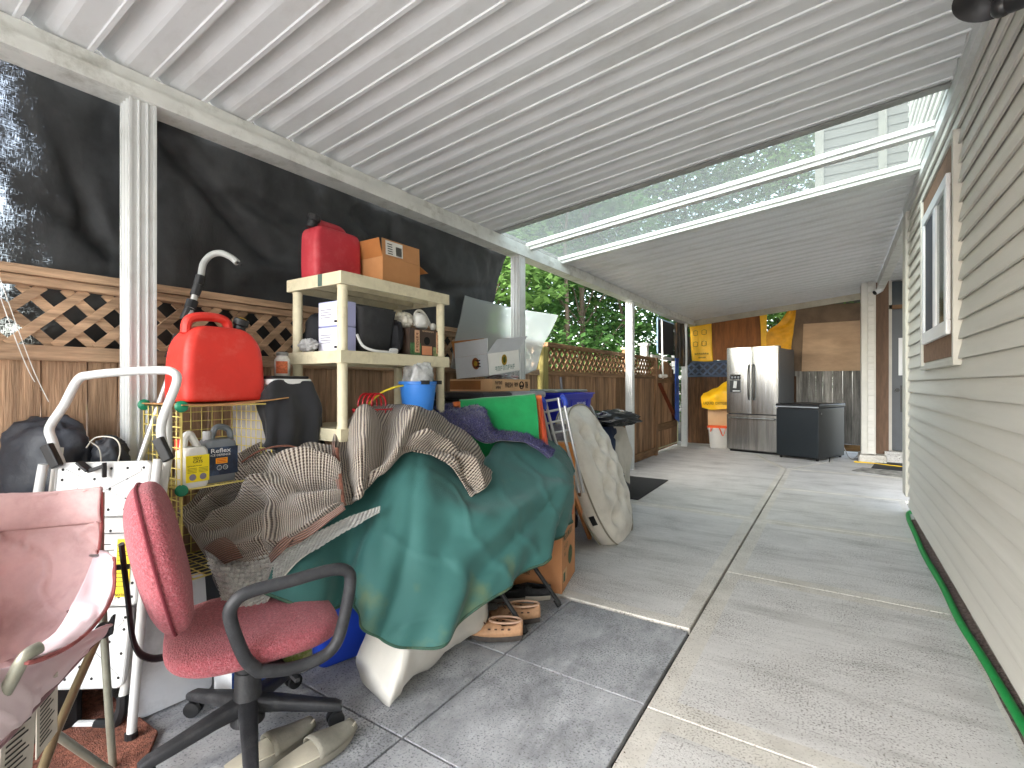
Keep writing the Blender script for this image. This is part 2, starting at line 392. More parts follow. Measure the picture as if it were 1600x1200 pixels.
b = MB(); sloped(b, 10.121, 10.16, -2.42, .40, -.11, .06); b.build('end_fascia', M('tan_fascia',(176,168,150),.6,var=.15), roof)
b = MB(); b.box((.492,-2.6,2.630),(.522,5.56,2.735)); b.box((.486,-2.6,2.705),(.492,5.56,2.728)); b.build('wall_ledger', ALU, roof)
b = MB(); b.box((.505,5.57,2.58),(.585,9.12,2.70)); b.box((.50,5.57,2.57),(.59,9.12,2.58)); b.build('header_beam', BEAMM, roof)
def post(x, y, z1, w=.047):
    b = MB(); P = []
    g = .006
    side = [(-1,0),(-.80,0),(-.76,g),(-.42,g),(-.38,0),(-.30,-.002),(-.22,0),(-.18,g),(.20,g),(.24,0),(.34,-.002),(.40,0),(.44,g),(.78,g),(.82,0),(1,0)]
    for k in range(4):
        a = k*math.pi/2
        for t, d in side[:-1]:
            px, py = t*w, -w+d
            P.append((x+px*math.cos(a)-py*math.sin(a), y+px*math.sin(a)+py*math.cos(a), 0))
    b.poly(P, (0,0,z1)); o = b.build('post', ALU, roof)
    f = MB(); f.box((x-w-.012,y-w-.012,.0),(x+w+.012,y+w+.012,.006)); f.build('base_plate', ALU, o)
for y in (-2.02, .855, 3.725, 6.585): post(-2.372, y, 2.302)
post(-2.40, 9.62, 2.302); post(-2.62, 9.72, 1.72, .04)

# ------------------------------------------------------------------ fences
WOOD = wood('fence_wood', (176,144,116), 'z', .30, .40, dirt=(92,66,48), dfac=.55)
WOODY = wood('fence_rail_wood', (182,152,124), 'y', .22, .40, dirt=(100,74,54), dfac=.5)
WOODD = wood('fence_wood_weathered', (150,116,86), 'z', .32, .45, dirt=(58,44,34), dfac=.6)
WOODDY = wood('fence_rail_weathered', (128,98,70), 'y', .2, .4, dirt=(58,46,36), dfac=.6)
WOODG = wood('grey_board', (126,122,116), 'z', .3, .45, dirt=(70,66,62), dfac=.6)
def lattice(b, x, y0, y1, z0, z1, pitch, w, axis='y', th=.009):
    H = z1-z0
    for s in (1, -1):
        k = y0-H-pitch
        while k < y1+H+pitch:
            # slat from (k,z0) to (k+s*H,z1)
            t0, t1 = 0.0, 1.0; a0, a1 = k, k+s*H
            ts = sorted([(y0-a0)/(a1-a0), (y1-a0)/(a1-a0)]); t0 = max(0, ts[0]); t1 = min(1, ts[1])
            if t1-t0 > .05:
                b.tint = random.random(); off = (s+1)/2*th
                p = V((x+off, a0+(a1-a0)*t0, z0+H*t0)); q = V((x+off, a0+(a1-a0)*t1, z0+H*t1))
                if axis == 'x': p = V((p.y, x-off, p.z)); q = V((q.y, x-off, q.z))
                d = (q-p).normalized(); n = Z1.cross(d) ; side = (X1 if axis == 'y' else Y1).cross(d)*w/2
                nn = (X1 if axis == 'y' else -Y1)*th*.96
                b.add([p-side,p+side,q+side,q-side,p-side+nn,p+side+nn,q+side+nn,q-side+nn],[(3,2,1,0),(4,5,6,7),(0,1,5,4),(1,2,6,5),(2,3,7,6),(3,0,4,7)])
            k += pitch
def boards(b, x, y0, y1, z0, z1, w, axis='y', gap=.005, th=.018, arch=None):
    y = y0
    while y < y1-.01:
        ww = min(w*random.uniform(.75,1.2), y1-y); b.tint = random.random(); dx = random.uniform(-.003,.003)
        if axis == 'y': b.box((x+dx-th,y,z0+random.uniform(0,.02)),(x+dx,y+ww-gap,z1))
        else: b.box((y,x+dx,z0+random.uniform(0,.02)),(y+ww-gap,x+dx+th,z1))
        y += ww
fence = thing('lattice_fence', 'warm brown cedar fence with wide lattice top behind the shelf and ladder', 'fence', (-2.5,2,0))
b = MB(); boards(b, -2.505, -2.6, 4.30, -.05, 1.258, .118); b.build('board_panel', WOOD, fence)
b = MB(); lattice(b, -2.525, -2.6, 4.30, 1.315, 1.54, .128, .033); b.build('lattice', WOODY, fence)
for z0, z1, x0, x1 in ((1.258,1.315,-2.54,-2.482),(1.537,1.570,-2.545,-2.487),(1.572,1.606,-2.555,-2.475)):
    b = MB(); b.tint = random.random(); b.box((x0,-2.6,z0),(x1,4.30,z1)); b.build('rail', WOODY, fence, bevel=.003)
for y in (-.05, 2.1, 4.345): b = MB(); b.tint = random.random(); b.box((-2.58,y-.045,-.05),(-2.5425,y+.045,1.60)); b.build('fence_post', WOOD, fence)
fence2 = thing('lattice_fence', 'darker weathered fence panels with fine lattice top beyond the third post', 'fence', (-2.5,6.3,0))
for y0, y1 in ((4.46,6.80),(6.92,8.06)):
    b = MB(); boards(b, -2.505, y0, y1, -.05, 1.255, .105); b.build('board_panel', WOODD, fence2)
    b = MB(); lattice(b, -2.53, y0, y1, 1.31, 1.555, .128, .036); b.build('lattice', WOODDY, fence2)
    for z0, z1, x0, x1 in ((1.256,1.309,-2.545,-2.484),(1.556,1.60,-2.55,-2.475),(.03,.13,-2.504,-2.47)):
        b = MB(); b.tint = random.random(); b.box((x0,y0,z0),(x1,y1,z1)); b.build('rail', WOODDY, fence2, bevel=.003)
GP = wood('green_treated_post', (150,140,84), 'z', .15, .3)
for y, z, m in ((4.40,1.545,GP),(6.86,1.66,WOODD)):
    b = MB(); b.tint=.4; b.box((-2.57,y-.05,-.05),(-2.465,y+.05,z)); b.build('fence_post', m, fence2, bevel=.004)
b = MB(); b.box((-2.59,6.79,1.661),(-2.445,6.93,1.69)); b.build('post_cap', wood('pale_wood',(196,178,140),'y',.1,.2), fence2, bevel=.006)
# gate
gate = thing('garden_gate', 'brown wooden garden gate with arched top and red brown brace', 'gate', (-2.5,8.75,0))
b = MB(); y = 8.19
while y < 9.40:
    t = (y+.06-8.19)/1.21; z = 1.30+.27*math.sin(math.pi*min(max(t,0),1)); b.tint = random.random(); b.box((-2.525,y,.05),(-2.505,y+.112,z)); y += .118
b.build('board_panel', WOODD, gate)
for z0, z1 in ((1.19,1.29),(.38,.50)): b = MB(); b.tint=z0*.5; b.box((-2.503,8.20,z0),(-2.475,9.38,z1)); b.build('cross_rail', WOODDY, gate, bevel=.003)
b = MB(); b.tint=.5; b.bar((-2.488,8.28,1.18),(-2.488,9.30,.52),.02,.09,up=X1); b.build('brace', wood('red_brace',(120,62,40),'y',.1,.3), gate)
b = MB(); b.tube([(-2.468,8.22,.10),(-2.468,9.38,.10),(-2.468,9.38,1.24)],.012,6); b.build('pale_edging', M('pale_edging',(190,186,150),.6), gate)
b = MB(); b.tint=.3; b.box((-2.55,8.07,0),(-2.46,8.16,1.60)); b.build('gate_post', WOODD, gate)
wp = thing('white_post', 'peeling white wooden post with flat cap standing beside the gate', 'post', (-2.56,8.12,0))
b = MB(); b.box((-2.72,8.02,0),(-2.61,8.13,1.80)); b.build('shaft', M('peeling_white',(214,212,204),.7,var=.25,vs=14,dirt=(120,112,100),dfac=.7,ds=12), wp, bevel=.004)
b = MB(); b.box((-2.745,7.995,1.801),(-2.585,8.155,1.845)); b.build('cap', MC['peeling_white'], wp, bevel=.006)
b = MB(); b.box((-2.60,8.17,1.60),(-2.56,9.60,1.66)); b.build('arm', MC['peeling_white'], wp)
# black shade panel, curtain, straps near the gate
SHB = M('screen_black', (34,35,37), .75, var=.2, vs=30, bump=.2, bs=90)
b = MB(); b.box((-2.56,8.42,1.70),(-2.545,9.42,2.28)); o = b.build('black_screen', SHB); tag(o, 'flat black panel hung under the beam above the gate', 'shade panel')
for P in ([(-2.548,8.41,1.69),(-2.548,8.41,2.29)],[(-2.548,8.41,2.29),(-2.548,9.43,2.29)]):
    f = MB(); f.tube(P,.012,6); f.build('panel_edging', M('pale_blue_plastic',(150,176,206),.4), o)
def drape(name, label, cat, rows, m, nu=30, nv=30, fn=None, solid=.004, group=None, parent=None):
    b = MB(); b.grid(surf(rows, nu, nv, fn)); o = b.build(name, m, parent, smooth=True, solid=solid, ang=180)
    if label: tag(o, label, cat, group)
    return o
drape('hanging_cloth', 'crumpled black cloth hanging beside the yellow banner at the gate corner', 'cloth',
  [[V((-2.50,9.30,2.30)),V((-2.44,9.50,2.33)),V((-2.36,9.66,2.33))],[V((-2.50,9.34,1.95)),V((-2.42,9.52,1.9)),V((-2.32,9.70,1.95))],[V((-2.50,9.36,1.62)),V((-2.42,9.54,1.50)),V((-2.30,9.72,1.58))]],
  M('black_cloth_gold', (40,36,30), .6, var=.5, vs=5, dirt=(140,100,40), dfac=.5, ds=6, stretch=(3,3,.4)), fn=lambda a,c,p: .03*math.sin(a*26+c*3)*(.4+c))
b = MB(); b.add([WX(1055,560,-2.44),WX(1060,560,-2.44),WX(1061,660,-2.42),WX(1055,655,-2.42)],[(0,1,2,3)]); o = b.build('strap', M('blue_strap',(40,84,170),.6), solid=.01); tag(o,'blue webbing strap hanging beside the white corner post','strap')
b = MB(); b.tube([WX(1034,500,-2.45),WX(1035,560,-2.45),WX(1036,592,-2.46)],.014,8); b.tube([WX(1031,588,-2.455),WX(1041,588,-2.455)],.03,8); o = b.build('drop_rod', M('white_pvc',(226,226,220),.4)); tag(o,'thin white rod hanging in front of the gate','rod')

# back fence and boards
YB = 10.22
bf = thing('back_fence', 'patched back fence of brown and grey boards behind the fridge', 'fence', (-1,YB,0))
b = MB(); boards(b, YB, -2.62, -.60, -.05, 1.31, .14, 'x', .002); b.build('brown_boards', wood('dark_brown_board',(92,66,46),'z',.3,.5,dirt=(34,26,22),dfac=.7), bf)
b = MB(); boards(b, YB+.003, -.62, .38, .14, 1.42, .125, 'x', .0025); b.build('grey_boards', WOODG, bf)
b = MB(); b.tint=.2; b.box((-.80,YB+.03,-.05),(-.50,YB+.045,1.42)); b.build('backing_board', WOODG, bf)
b = MB(); b.tint=.5; b.box((-.62,YB-.03,.03),(.38,YB-.002,.135)); b.build('bottom_rail', wood('rail_brown',(120,92,58),'x',.1,.3), bf)
NAVY = wood('navy_lattice', (84,98,122), 'x', .2, .3)
b = MB(); lattice(b, YB-.004, -2.56, -1.30, 1.345, 1.575, .15, .035, 'x'); b.build('lattice', NAVY, bf)
b = MB(); b.box((-2.56,YB-.035,1.31),(-1.3,YB-.0125,1.347)); b.box((-2.56,YB-.035,1.575),(-1.3,YB-.012,1.625)); b.build('rail', NAVY, bf)
b = MB(); b.box((-2.6,YB+.012,1.30),(-1.3,YB+.02,1.62)); b.build('navy_backing', M('navy_tarp',(28,36,52),.5,var=.4,vs=9), bf)
PLY = M('plywood_orange', (140,86,42), .7, var=.35, vs=3, stretch=(4,1,.6), bump=.15, bs=20, dirt=(70,46,30), dfac=.6, ds=1.6)
PLY2 = M('plywood_pale', (178,148,118), .75, var=.14, vs=3, stretch=(1,1,3), bump=.1, bs=20, dirt=(132,100,74), dfac=.35, ds=1.4)
PLY3 = M('board_dark', (112,92,72), .8, var=.25, vs=3, dirt=(70,56,44), dfac=.5, ds=2)
o = None
b = MB(); b.poly([(-2.05,YB-.03,1.63),(-1.16,YB-.03,1.63),(-1.16,YB-.03,2.56),(-2.05,YB-.03,2.52)],(0,.012,0)); o = b.build('plywood_sheet', PLY, bevel=.002); tag(o,'dark orange brown plywood sheet above the left half of the fridge','plywood')
b = MB(); b.poly([(-.52,YB-.03,1.395),(.345,YB-.03,1.395),(.345,YB-.03,2.24),(-.49,YB-.03,2.235)],(0,.012,0)); o = b.build('plywood_sheet', PLY2, bevel=.002); tag(o,'large pale tan plywood sheet fixed above the grey boards','plywood')
b = MB(); b.poly([(-.69,YB-.012,1.40),(.345,YB-.012,1.40),(.345,YB-.012,2.535),(-.22,YB-.012,2.56),(-.69,YB-.012,2.60)],(0,.01,0)); o = b.build('plywood_sheet', PLY3, bevel=.002); tag(o,'brown board showing above and left of the pale plywood','plywood')
YEL = M('yellow_vinyl', (246,188,24), .45, var=.12, vs=6, bump=.15, bs=10)
ban = drape('banner', 'yellow printed banner sheet hanging left of the orange plywood', 'banner', [[V((-2.44,YB-.05,2.40)),V((-2.25,YB-.055,2.43)),V((-2.03,YB-.05,2.44))],[V((-2.42,YB-.05,2)),V((-2.2,YB-.07,2)),V((-2.02,YB-.05,2))],[V((-2.39,YB-.05,1.63)),V((-2.2,YB-.06,1.61)),V((-2.0,YB-.05,1.61))]], YEL, 14, 16)
for i,(x,z) in enumerate(((-2.32,2.17),(-2.16,2.18),(-2.32,1.95),(-2.16,1.96))):
    f = MB(); f.tube([V((x+.05*math.cos(k*.7854)*(1.2 if k%2 else .8),YB-.078,z+.05*math.sin(k*.7854))) for k in range(8)],.004,5,closed=True); f.build('printed_symbol', INK, ban)
marks('printed_marks',(-2.33,YB-.080,1.74),X1,Z1,INK,ban,7,.26,.035); marks('printed_marks',(-2.26,YB-.080,1.67),X1,Z1,INK,ban,4,.14,.03)
drape('yellow_strip', 'narrow yellow vinyl strip along the right edge of the orange plywood', 'vinyl strip', [[V((-1.20,YB-.05,2.585)),V((-1.12,YB-.05,2.59)),V((-1.06,YB-.045,2.60))],[V((-1.17,YB-.06,2.2)),V((-1.10,YB-.05,2.2)),V((-1.07,YB-.05,2.2))],[V((-1.16,YB-.05,1.75)),V((-1.10,YB-.06,1.75)),V((-1.04,YB-.05,1.75))]], YEL, 8, 12)
drape('torn_tarp', 'torn yellow tarp sagging below the hole above the fridge', 'tarp', [[V((-.70,YB-.05,2.58)),V((-.66,YB-.06,2.58)),V((-.60,YB-.05,2.575))],[V((-.86,YB-.06,2.28)),V((-.74,YB-.09,2.22)),V((-.63,YB-.05,2.2))],[V((-1.05,YB-.06,2.14)),V((-.9,YB-.10,2.05)),V((-.66,YB-.05,2.0))],[V((-1.07,YB-.06,1.75)),V((-.9,YB-.08,1.72)),V((-.68,YB-.05,1.75))]], M('yellow_vinyl_worn',(226,160,24),.5,var=.25,vs=4,bump=.3,bs=8), 16, 22, fn=lambda a,c,p: .02*math.sin(a*9+c*14))

# ------------------------------------------------------------------ house
house = thing('house', 'grey beige house wall with lap siding, window and back door', 'house', (.6,4,0))
SID = M('vinyl_siding', (204,201,193), .5, var=.05, vs=2, bump=.08, bs=30, stretch=(1,.3,6), spec=.35, dirt=(160,154,140), dfac=.3, ds=1.3)
TRIM = M('beige_trim', (198,195,186), .55, var=.06)
def siding(y0, y1, x, z0, z1, e=.0965, axis='y'):
    b = MB(); z = z0; rr = random.Random(int(y0*100)+5)
    while z < z1-.01:
        zt = min(z+e, z1)
        pts = [(-.008,z+.014),(-.008,z-.003),(-.0195,z-.003),(-.0205,z+.004),(-.0180,z+.018),(-.0006,zt+.013)]
        segs = [(y0, y1, 0)]
        if axis == 'y' and rr.random() < .55:
            q = rr.uniform(y0+.5, y1-.3); segs = [(y0, q, 0), (q-.03, y1, -.0016)]
        for a, c, o in segs:
            wv = rr.uniform(-.0012,.0012)
            if axis == 'y': vs = [V((x+dx+o, yy, zz+wv*k)) for k,yy in enumerate((a,c)) for dx, zz in pts]
            else: vs = [V((yy, x+dx+o, zz)) for yy in (a,c) for dx, zz in pts]
            b.add(vs, [(k,k+1,7+k,6+k) for k in range(5)])
        z = zt
    return b
ph = 1.105 - .0965*9
b = siding(-2.9, 5.335, .525, ph-.0965+.0005, 4.6); b.build('siding', SID, house, smooth=True, ang=30)
b = MB(); b.box((.530,-2.9,.24),(.72,5.5,4.6)); b.build('wall_core', TRIM, house)
FND = M('foundation', (150,146,138), .95, var=.3, vs=9, bump=.9, bs=26, dirt=(38,34,32), dfac=.9, ds=8, stretch=(1,.5,1))
b = MB(); b.box((.560,-2.9,-.05),(.70,5.47,.238)); b.build('foundation', FND, house)
b = MB(); b.box((.488,5.337,.215),(.53,5.56,2.63)); b.box((.53,5.502,.215),(.74,5.56,2.63)); b.build('corner_trim', TRIM, house, bevel=.004)
# window
win = None
b = MB(); b.box((.498,3.305,1.315),(.53,4.375,2.415)); brown = b.build('window_board', M('brown_board',(128,100,80),.85,var=.18,vs=20,bump=.15,bs=90), house)
b = MB(); b.box((.484,3.262,1.285),(.532,3.300,2.43)); b.box((.484,4.380,1.285),(.532,4.418,2.43)); b.box((.484,3.262,1.265),(.532,4.43,1.292)); b.box((.488,3.30,2.418),(.532,4.42,2.45)); b.build('window_trim', TRIM, house, bevel=.003)
WF = M('window_vinyl', (236,238,240), .3, var=.02)
b = MB(); y0,y1,z0,z1 = 3.40,4.27,1.43,2.27; w_ = .062
for bx in (((.476,y0,z0),(.497,y1,z0+.075)),((.476,y0,z1-w_),(.497,y1,z1)),((.476,y0,z0+.075),(.497,y0+w_,z1-w_)),((.476,y1-w_,z0+.075),(.497,y1,z1-w_))): b.box(*bx)
win = b.build('window', WF, house, bevel=.004)
b = MB(); b.box((.480,3.80,z0+.076),(.494,3.855,z1-w_-.001)); b.box((.481,3.462,z0+.076),(.493,3.49,z1-w_-.001)); b.box((.481,3.77,z0+.076),(.493,3.799,z1-w_-.001)); b.build('sash', WF, win)
GLS = M('window_glass', (60,66,70), .08, var=.1, vs=2, spec=.6)
b = MB(); b.box((.490,3.49,z0+.07),(.494,3.80,z1-w_)); b.build('pane', M('window_glass_green',(58,78,66),.1,var=.35,vs=9,stretch=(1,7,.6),spec=.7), win)
b = MB(); b.box((.488,3.856,z0+.07),(.492,4.21,z1-w_)); b.build('pane', M('window_screen',(74,78,86),.55,var=.2,vs=9,stretch=(1,8,.7),spec=.3), win)
# recess with door
b = MB(); b.box((1.75,5.5,.1),(1.9,9.6,2.9)); b.box((.66,9.40,.12),(.70,9.52,2.75)); b.build('recess_wall', TRIM, house)
b = siding(.395, .466, 9.14, .13, 2.69, .0965, 'x'); b.build('siding', SID, house)
b = MB(); b.box((.312,9.12,.12),(.392,9.5,2.69)); b.box((.466,9.125,.12),(.49,9.5,2.69)); b.box((.392,9.16,.12),(.466,9.5,2.69)); b.build('corner_column', TRIM, house, bevel=.004)
b = MB(); b.box((.491,9.30,.12),(.655,9.5,2.74)); b.build('door_casing', M('brown_casing',(104,80,62),.7,var=.2,vs=9,stretch=(3,1,.5)), house)
DOOR = M('door_grey', (72,76,82), .45, var=.06)
b = MB(); b.box((.665,9.42,.17),(1.6,9.47,2.30)); door = b.build('door', DOOR, house, bevel=.004)
b = MB(); b.box((.80,9.408,.75),(.83,9.42,1.15)); b.lathe([(.03,0),(.03,.05)],(.76,9.40,1.08),12,-Y1); b.build('handle', BLACK, door)
b = MB(); b.box((.78,9.400,1.30),(1.2,9.4195,1.86)); b.build('notice', M('paper',(232,234,236),.6,var=.03), door)
b = MB(); b.box((.665,9.40,2.30),(1.6,9.5,2.36)); b.build('door_head', M('wood_head',(120,88,56),.6), house)
b = MB(); b.box((.665,9.44,2.36),(1.6,9.5,2.72)); b.build('transom', GLS, house)
b = MB(); b.box((.60,9.25,.0),(1.75,9.60,.135)); b.box((.60,9.22,.135),(1.75,9.40,.165)); b.build('door_step', CONC, house, bevel=.006)
b = MB(); b.box((.28,9.05,-.03),(.62,9.55,.115)); b.build('footing', CEDGE, house, bevel=.03)
b = MB(); b.box((.491,9.53,.0),(1.75,9.6,2.93)); b.build('recess_back', TRIM, house)
# upper storey behind the recess
b = siding(-.18, 3.0, 9.72, 2.96, 7.2, .15, 'x'); b.build('shade_toned_siding', M('shade_toned_siding',(66,65,62),.6,var=.05), house)  # siding colour darkened to stand in for the shade under the eaves
b = MB(); b.box((-.17,9.74,2.96),(3,13.5,7.2)); b.build('upper_wall', MC['shade_toned_siding'], house)
b = MB(); b.box((-.30,9.66,2.96),(-.175,9.9,7.2)); b.box((.55,9.66,2.96),(.66,9.70,7.2)); b.box((1.3,9.66,2.96),(1.42,9.70,7.2)); b.build('upper_trim', M('shade_toned_trim',(92,90,84),.6), house)  # trim toned down with the siding, eave shade put into the colour
# hose
b = MB(); pts = [V(q) for q in ((.64,5.72,.02),(.55,5.68,.02),(.515,5.4,.02),(.505,4.9,.02),(.495,4.3,.02),(.505,3.7,.02),(.50,3.2,.02),(.515,2.8,.02),(.525,2.4,.02),(.53,1.9,.02),(.53,.6,.02))]
b.tube(spline(pts, 90), .0165, 10); o = b.build('garden_hose', M('hose_green',(18,140,66),.45,var=.12,vs=30,bump=.15,bs=300), smooth=True); tag(o,'green garden hose lying along the foot of the house wall','hose')
GRV = M('gravel', (112,98,92), .95, var=.5, vs=60, bump=1, bs=120)
b = MB(); g=[]
for j in range(120):
    y = .3+5.1*j/119
    g.append([V((x, y, (.006 if x < .53 else .012+.010*(x-.53)/.04)+.008*noise.noise(V((x*40,y*40,1))))) for x in (.505,.52,.54,.56)])
b.grid(g); o = b.build('gravel_strip', GRV, smooth=False); tag(o,'strip of dark pinkish gravel between hose and house foundation','gravel',kind='stuff')
b = MB()
for _ in range(260):
    x, y = (random.uniform(-.55,.5), random.uniform(.8,7.5)) if random.random() < .6 else (random.uniform(-2.2,-.6), random.uniform(.6,7.5))
    if random.random() < .35: x = random.choice((.47,-.585,-.56))+random.uniform(-.03,.02)
    r_ = random.uniform(.0015,.006); w = random.uniform(0,6.28); c_ = V((x,y,.003))
    b.add([c_+V((math.cos(w+q)*r_*(1 if i%2 else .5), math.sin(w+q)*r_*(1 if i%2 else .5), random.uniform(0,.004))) for i,q in enumerate((0,1.5,3,4.6))], [(0,1,2,3)])
tag(b.build('leaf_litter', M('leaf_litter',(84,70,54),.9,var=.5,vs=30)), 'tiny dry leaf crumbs and grit scattered over the concrete', 'litter', kind='stuff')
# wall lamp and camera
LB = M('lamp_black', (38,38,40), .35, var=.08, spec=.5)
lamp = thing('wall_lamp', 'black bell shaped wall lamp at the top right under the roof', 'wall lamp', (.52,2.1,2.35))
c = W(1541,12,1.50); ax = (V((-.30,-.25,-.92))).normalized()
b = MB(); b.lathe([(.025,.06),(.036,.045),(.056,.02),(.076,-.004),(.079,-.010),(.072,-.006),(.05,.012),(.03,.032)], c+V((0,0,.03)), 32, -ax); b.build('shade', LB, lamp, smooth=True, ang=50)
k1 = W(1566,10,1.47); k2 = W(1598,0,1.42); k3 = V((.515, k2.y-.10, k2.z+.01))
b = MB(); b.ell(k1, X1, Y1, Z1, .026,.026,.030,2.3,16,12); b.tube([c+V((.0,.0,.06)), c.lerp(k1,.6)+V((0,0,.045)), k1],.016,10); b.tube([k1, k1.lerp(k2,.45), k1.lerp(k2,.5), k2, k3],[.020,.020,.026,.024,.020],12); b.build('arm', LB, lamp, smooth=True, ang=50)
b = MB(); b.lathe([(.05,0),(.05,.02),(.04,.03)],k3,20,-X1); b.build('wall_plate', LB, lamp, smooth=True)
cm = thing('security_camera', 'small white security camera at the end of the header beam', 'camera', (.46,9.0,2.6))
p = WY(1367,458,9.0)
b = MB(); b.lathe([(.035,0),(.04,.03),(.04,.10),(.03,.12)], p, 16, V((.5,.3,.35))); b.build('body', WHITE, cm, smooth=True)
b = MB(); b.lathe([(.001,-.012),(.03,-.01),(.034,.0)], p, 16, V((.5,.3,.35))); b.build('lens', BLACK, cm)
b = MB(); b.tube([p+V((.04,.03,.03)),p+V((.05,.06,.12))],.02,8); b.build('bracket', WHITE, cm)

# ------------------------------------------------------------------ shade tarps between the posts
def shade_mat(name, hole):
    m = M(name, (56,58,60), .62, var=.45, vs=2.5, bump=.6, bs=7, spec=.4, bstretch=(1,1.6,.8)); N, L, p = nodes(m)
    tc = N.new('ShaderNodeTexCoord'); sp = N.new('ShaderNodeSeparateXYZ'); L.new(tc.outputs['Object'], sp.inputs[0])
    ns = []
    for sc in ((1,60,800),(1,800,60),(1,9,9)):
        mp2 = N.new('ShaderNodeMapping'); mp2.inputs['Scale'].default_value = sc; L.new(tc.outputs['Object'], mp2.inputs['Vector'])
        nz = N.new('ShaderNodeTexNoise'); nz.inputs['Scale'].default_value = 1; nz.inputs['Detail'].default_value = 2; L.new(mp2.outputs[0], nz.inputs[0]); ns.append(nz.outputs[0])
    mx = N.new('ShaderNodeMath'); mx.operation = 'MAXIMUM'; L.new(ns[0], mx.inputs[0]); L.new(ns[1], mx.inputs[1])
    ad = N.new('ShaderNodeMath'); ad.operation = 'MULTIPLY_ADD'; ad.inputs[1].default_value = .5; L.new(ns[2], ad.inputs[0]); L.new(mx.outputs[0], ad.inputs[2])
    th = N.new('ShaderNodeMapRange'); th.inputs[1].default_value = hole[0]; th.inputs[2].default_value = hole[1]; th.inputs[3].default_value = hole[2]; th.inputs[4].default_value = hole[3]
    L.new(sp.outputs[1], th.inputs[0])
    gt = N.new('ShaderNodeMapRange'); L.new(ad.outputs[0], gt.inputs[0]); L.new(th.outputs[0], gt.inputs[1])
    a2 = N.new('ShaderNodeMath'); a2.operation = 'ADD'; a2.inputs[1].default_value = .30; L.new(th.outputs[0], a2.inputs[0]); L.new(a2.outputs[0], gt.inputs[2]); gt.inputs[4].default_value = .62
    tr = N.new('ShaderNodeBsdfTransparent'); ms = N.new('ShaderNodeMixShader'); L.new(gt.outputs[0], ms.inputs[0]); L.new(p.outputs[0], ms.inputs[1]); L.new(tr.outputs[0], ms.inputs[2])
    L.new(ms.outputs[0], N['Material Output'].inputs[0]); return m
def tarp_fn(seed, folds):
    def fn(a, c, p):
        d = .030*noise.noise(V((p.y*3, p.z*3, seed))) + .016*noise.noise(V((p.y*9, p.z*7, seed+3))) + .006*noise.noise(V((p.y*24,p.z*20,seed)))
        for (y0, z0, y1, z1, h, w) in folds:
            t = V((y1-y0, z1-z0)); l = t.length; q = V((p.y-y0, p.z-z0)); s = q.dot(t)/l/l; k = (q.x*t.y-q.y*t.x)/l
            if -.1 < s < 1.1: d += 1.5*h*math.exp(-(k/w)**2)*min(1, max(0, 1.1-abs(s-.5)*1.2))
        return d
    return fn
drape('shade_tarp', 'black woven shade tarp at far left with pale light glowing through it', 'shade tarp',
  [[V((-2.45,-.6,2.33)),V((-2.45,.2,2.33)),V((-2.45,.88,2.33))],[V((-2.56,-.6,1.9)),V((-2.5,.2,1.9)),V((-2.52,.88,1.9))],[V((-2.58,-.6,1.1)),V((-2.585,.2,1.1)),V((-2.585,.88,1.1))]],
  shade_mat('shade_weave_left', (.40,.72,.70,1.10)), 70, 50, tarp_fn(2, [(.48,2.3,.80,1.75,.05,.035),(.5,2.28,.7,1.9,-.05,.03),(.62,1.85,.86,1.7,.03,.02)]), solid=0)
drape('shade_tarp', 'large black shade tarp hanging behind the shelf between two posts', 'shade tarp',
  [[V((-2.45,.90,2.33)),V((-2.45,2.2,2.33)),V((-2.45,3.66,2.33))],[V((-2.53,.90,1.95)),V((-2.50,2.2,1.95)),V((-2.50,3.56,1.95))],[V((-2.59,.90,1.1)),V((-2.59,2.2,1.1)),V((-2.59,3.30,1.1))]],
  shade_mat('shade_weave_right', (2.9,3.6,1.12,.94)), 120, 50, tarp_fn(5, [(1.0,2.25,1.5,1.85,.05,.04),(1.35,2.1,2.2,1.9,.04,.04),(2.1,2.2,3.0,1.85,.05,.05),(1.4,1.75,2.4,1.95,-.04,.03),(2.3,2.3,2.6,1.7,.03,.03),(2.5,1.8,3.4,2.0,.03,.03)]), solid=0)

# ------------------------------------------------------------------ trees beyond the fence
BARK = M('bark', (86,74,60), .9, var=.4, vs=8, bump=.8, bs=20, stretch=(1,1,.3))
def leaf_mat(name, col):
    m = M(name, col, .5, var=.25, vs=3, tint=.45, spec=.3); N, L, p = nodes(m)
    t = N.new('ShaderNodeBsdfTranslucent'); t.inputs[0].default_value = (*[min(1,q*1.6) for q in lin(col)], 1); ms = N.new('ShaderNodeMixShader'); ms.inputs[0].default_value = .42
    L.new(p.outputs[0], ms.inputs[1]); L.new(t.outputs[0], ms.inputs[2]); L.new(ms.outputs[0], N['Material Output'].inputs[0]); return m
LEAF = [leaf_mat('leaf_mid', (74,108,54)), leaf_mat('leaf_light', (98,128,68)), leaf_mat('leaf_deep', (58,90,50))]
def leaves(b, c, rad, n, size):
    for _ in range(n):
        while True:
            q = V((random.uniform(-1,1),random.uniform(-1,1),random.uniform(-1,1)))
            if q.length < 1: break
        q = q*(q.length**-.35 if q.length > .1 else 1); p = c + V((q.x*rad.x, q.y*rad.y, q.z*rad.z)); s = size*random.uniform(.6,1.25)
        w = random.uniform(0, 6.283); d = V((math.cos(w), math.sin(w), random.uniform(-.9,.15))).normalized()
        sd = d.cross(UP).normalized(); n_ = sd.cross(d); sd = (sd + n_*random.uniform(-.35,.35)).normalized()
        b.tint = random.random()
        b.add([p, p+d*s*.45+sd*s*.30-n_*s*.05, p+d*s, p+d*s*.45-sd*s*.30-n_*s*.05, p+d*s*.5], [(0,1,4),(1,2,4),(0,4,3),(4,2,3)])
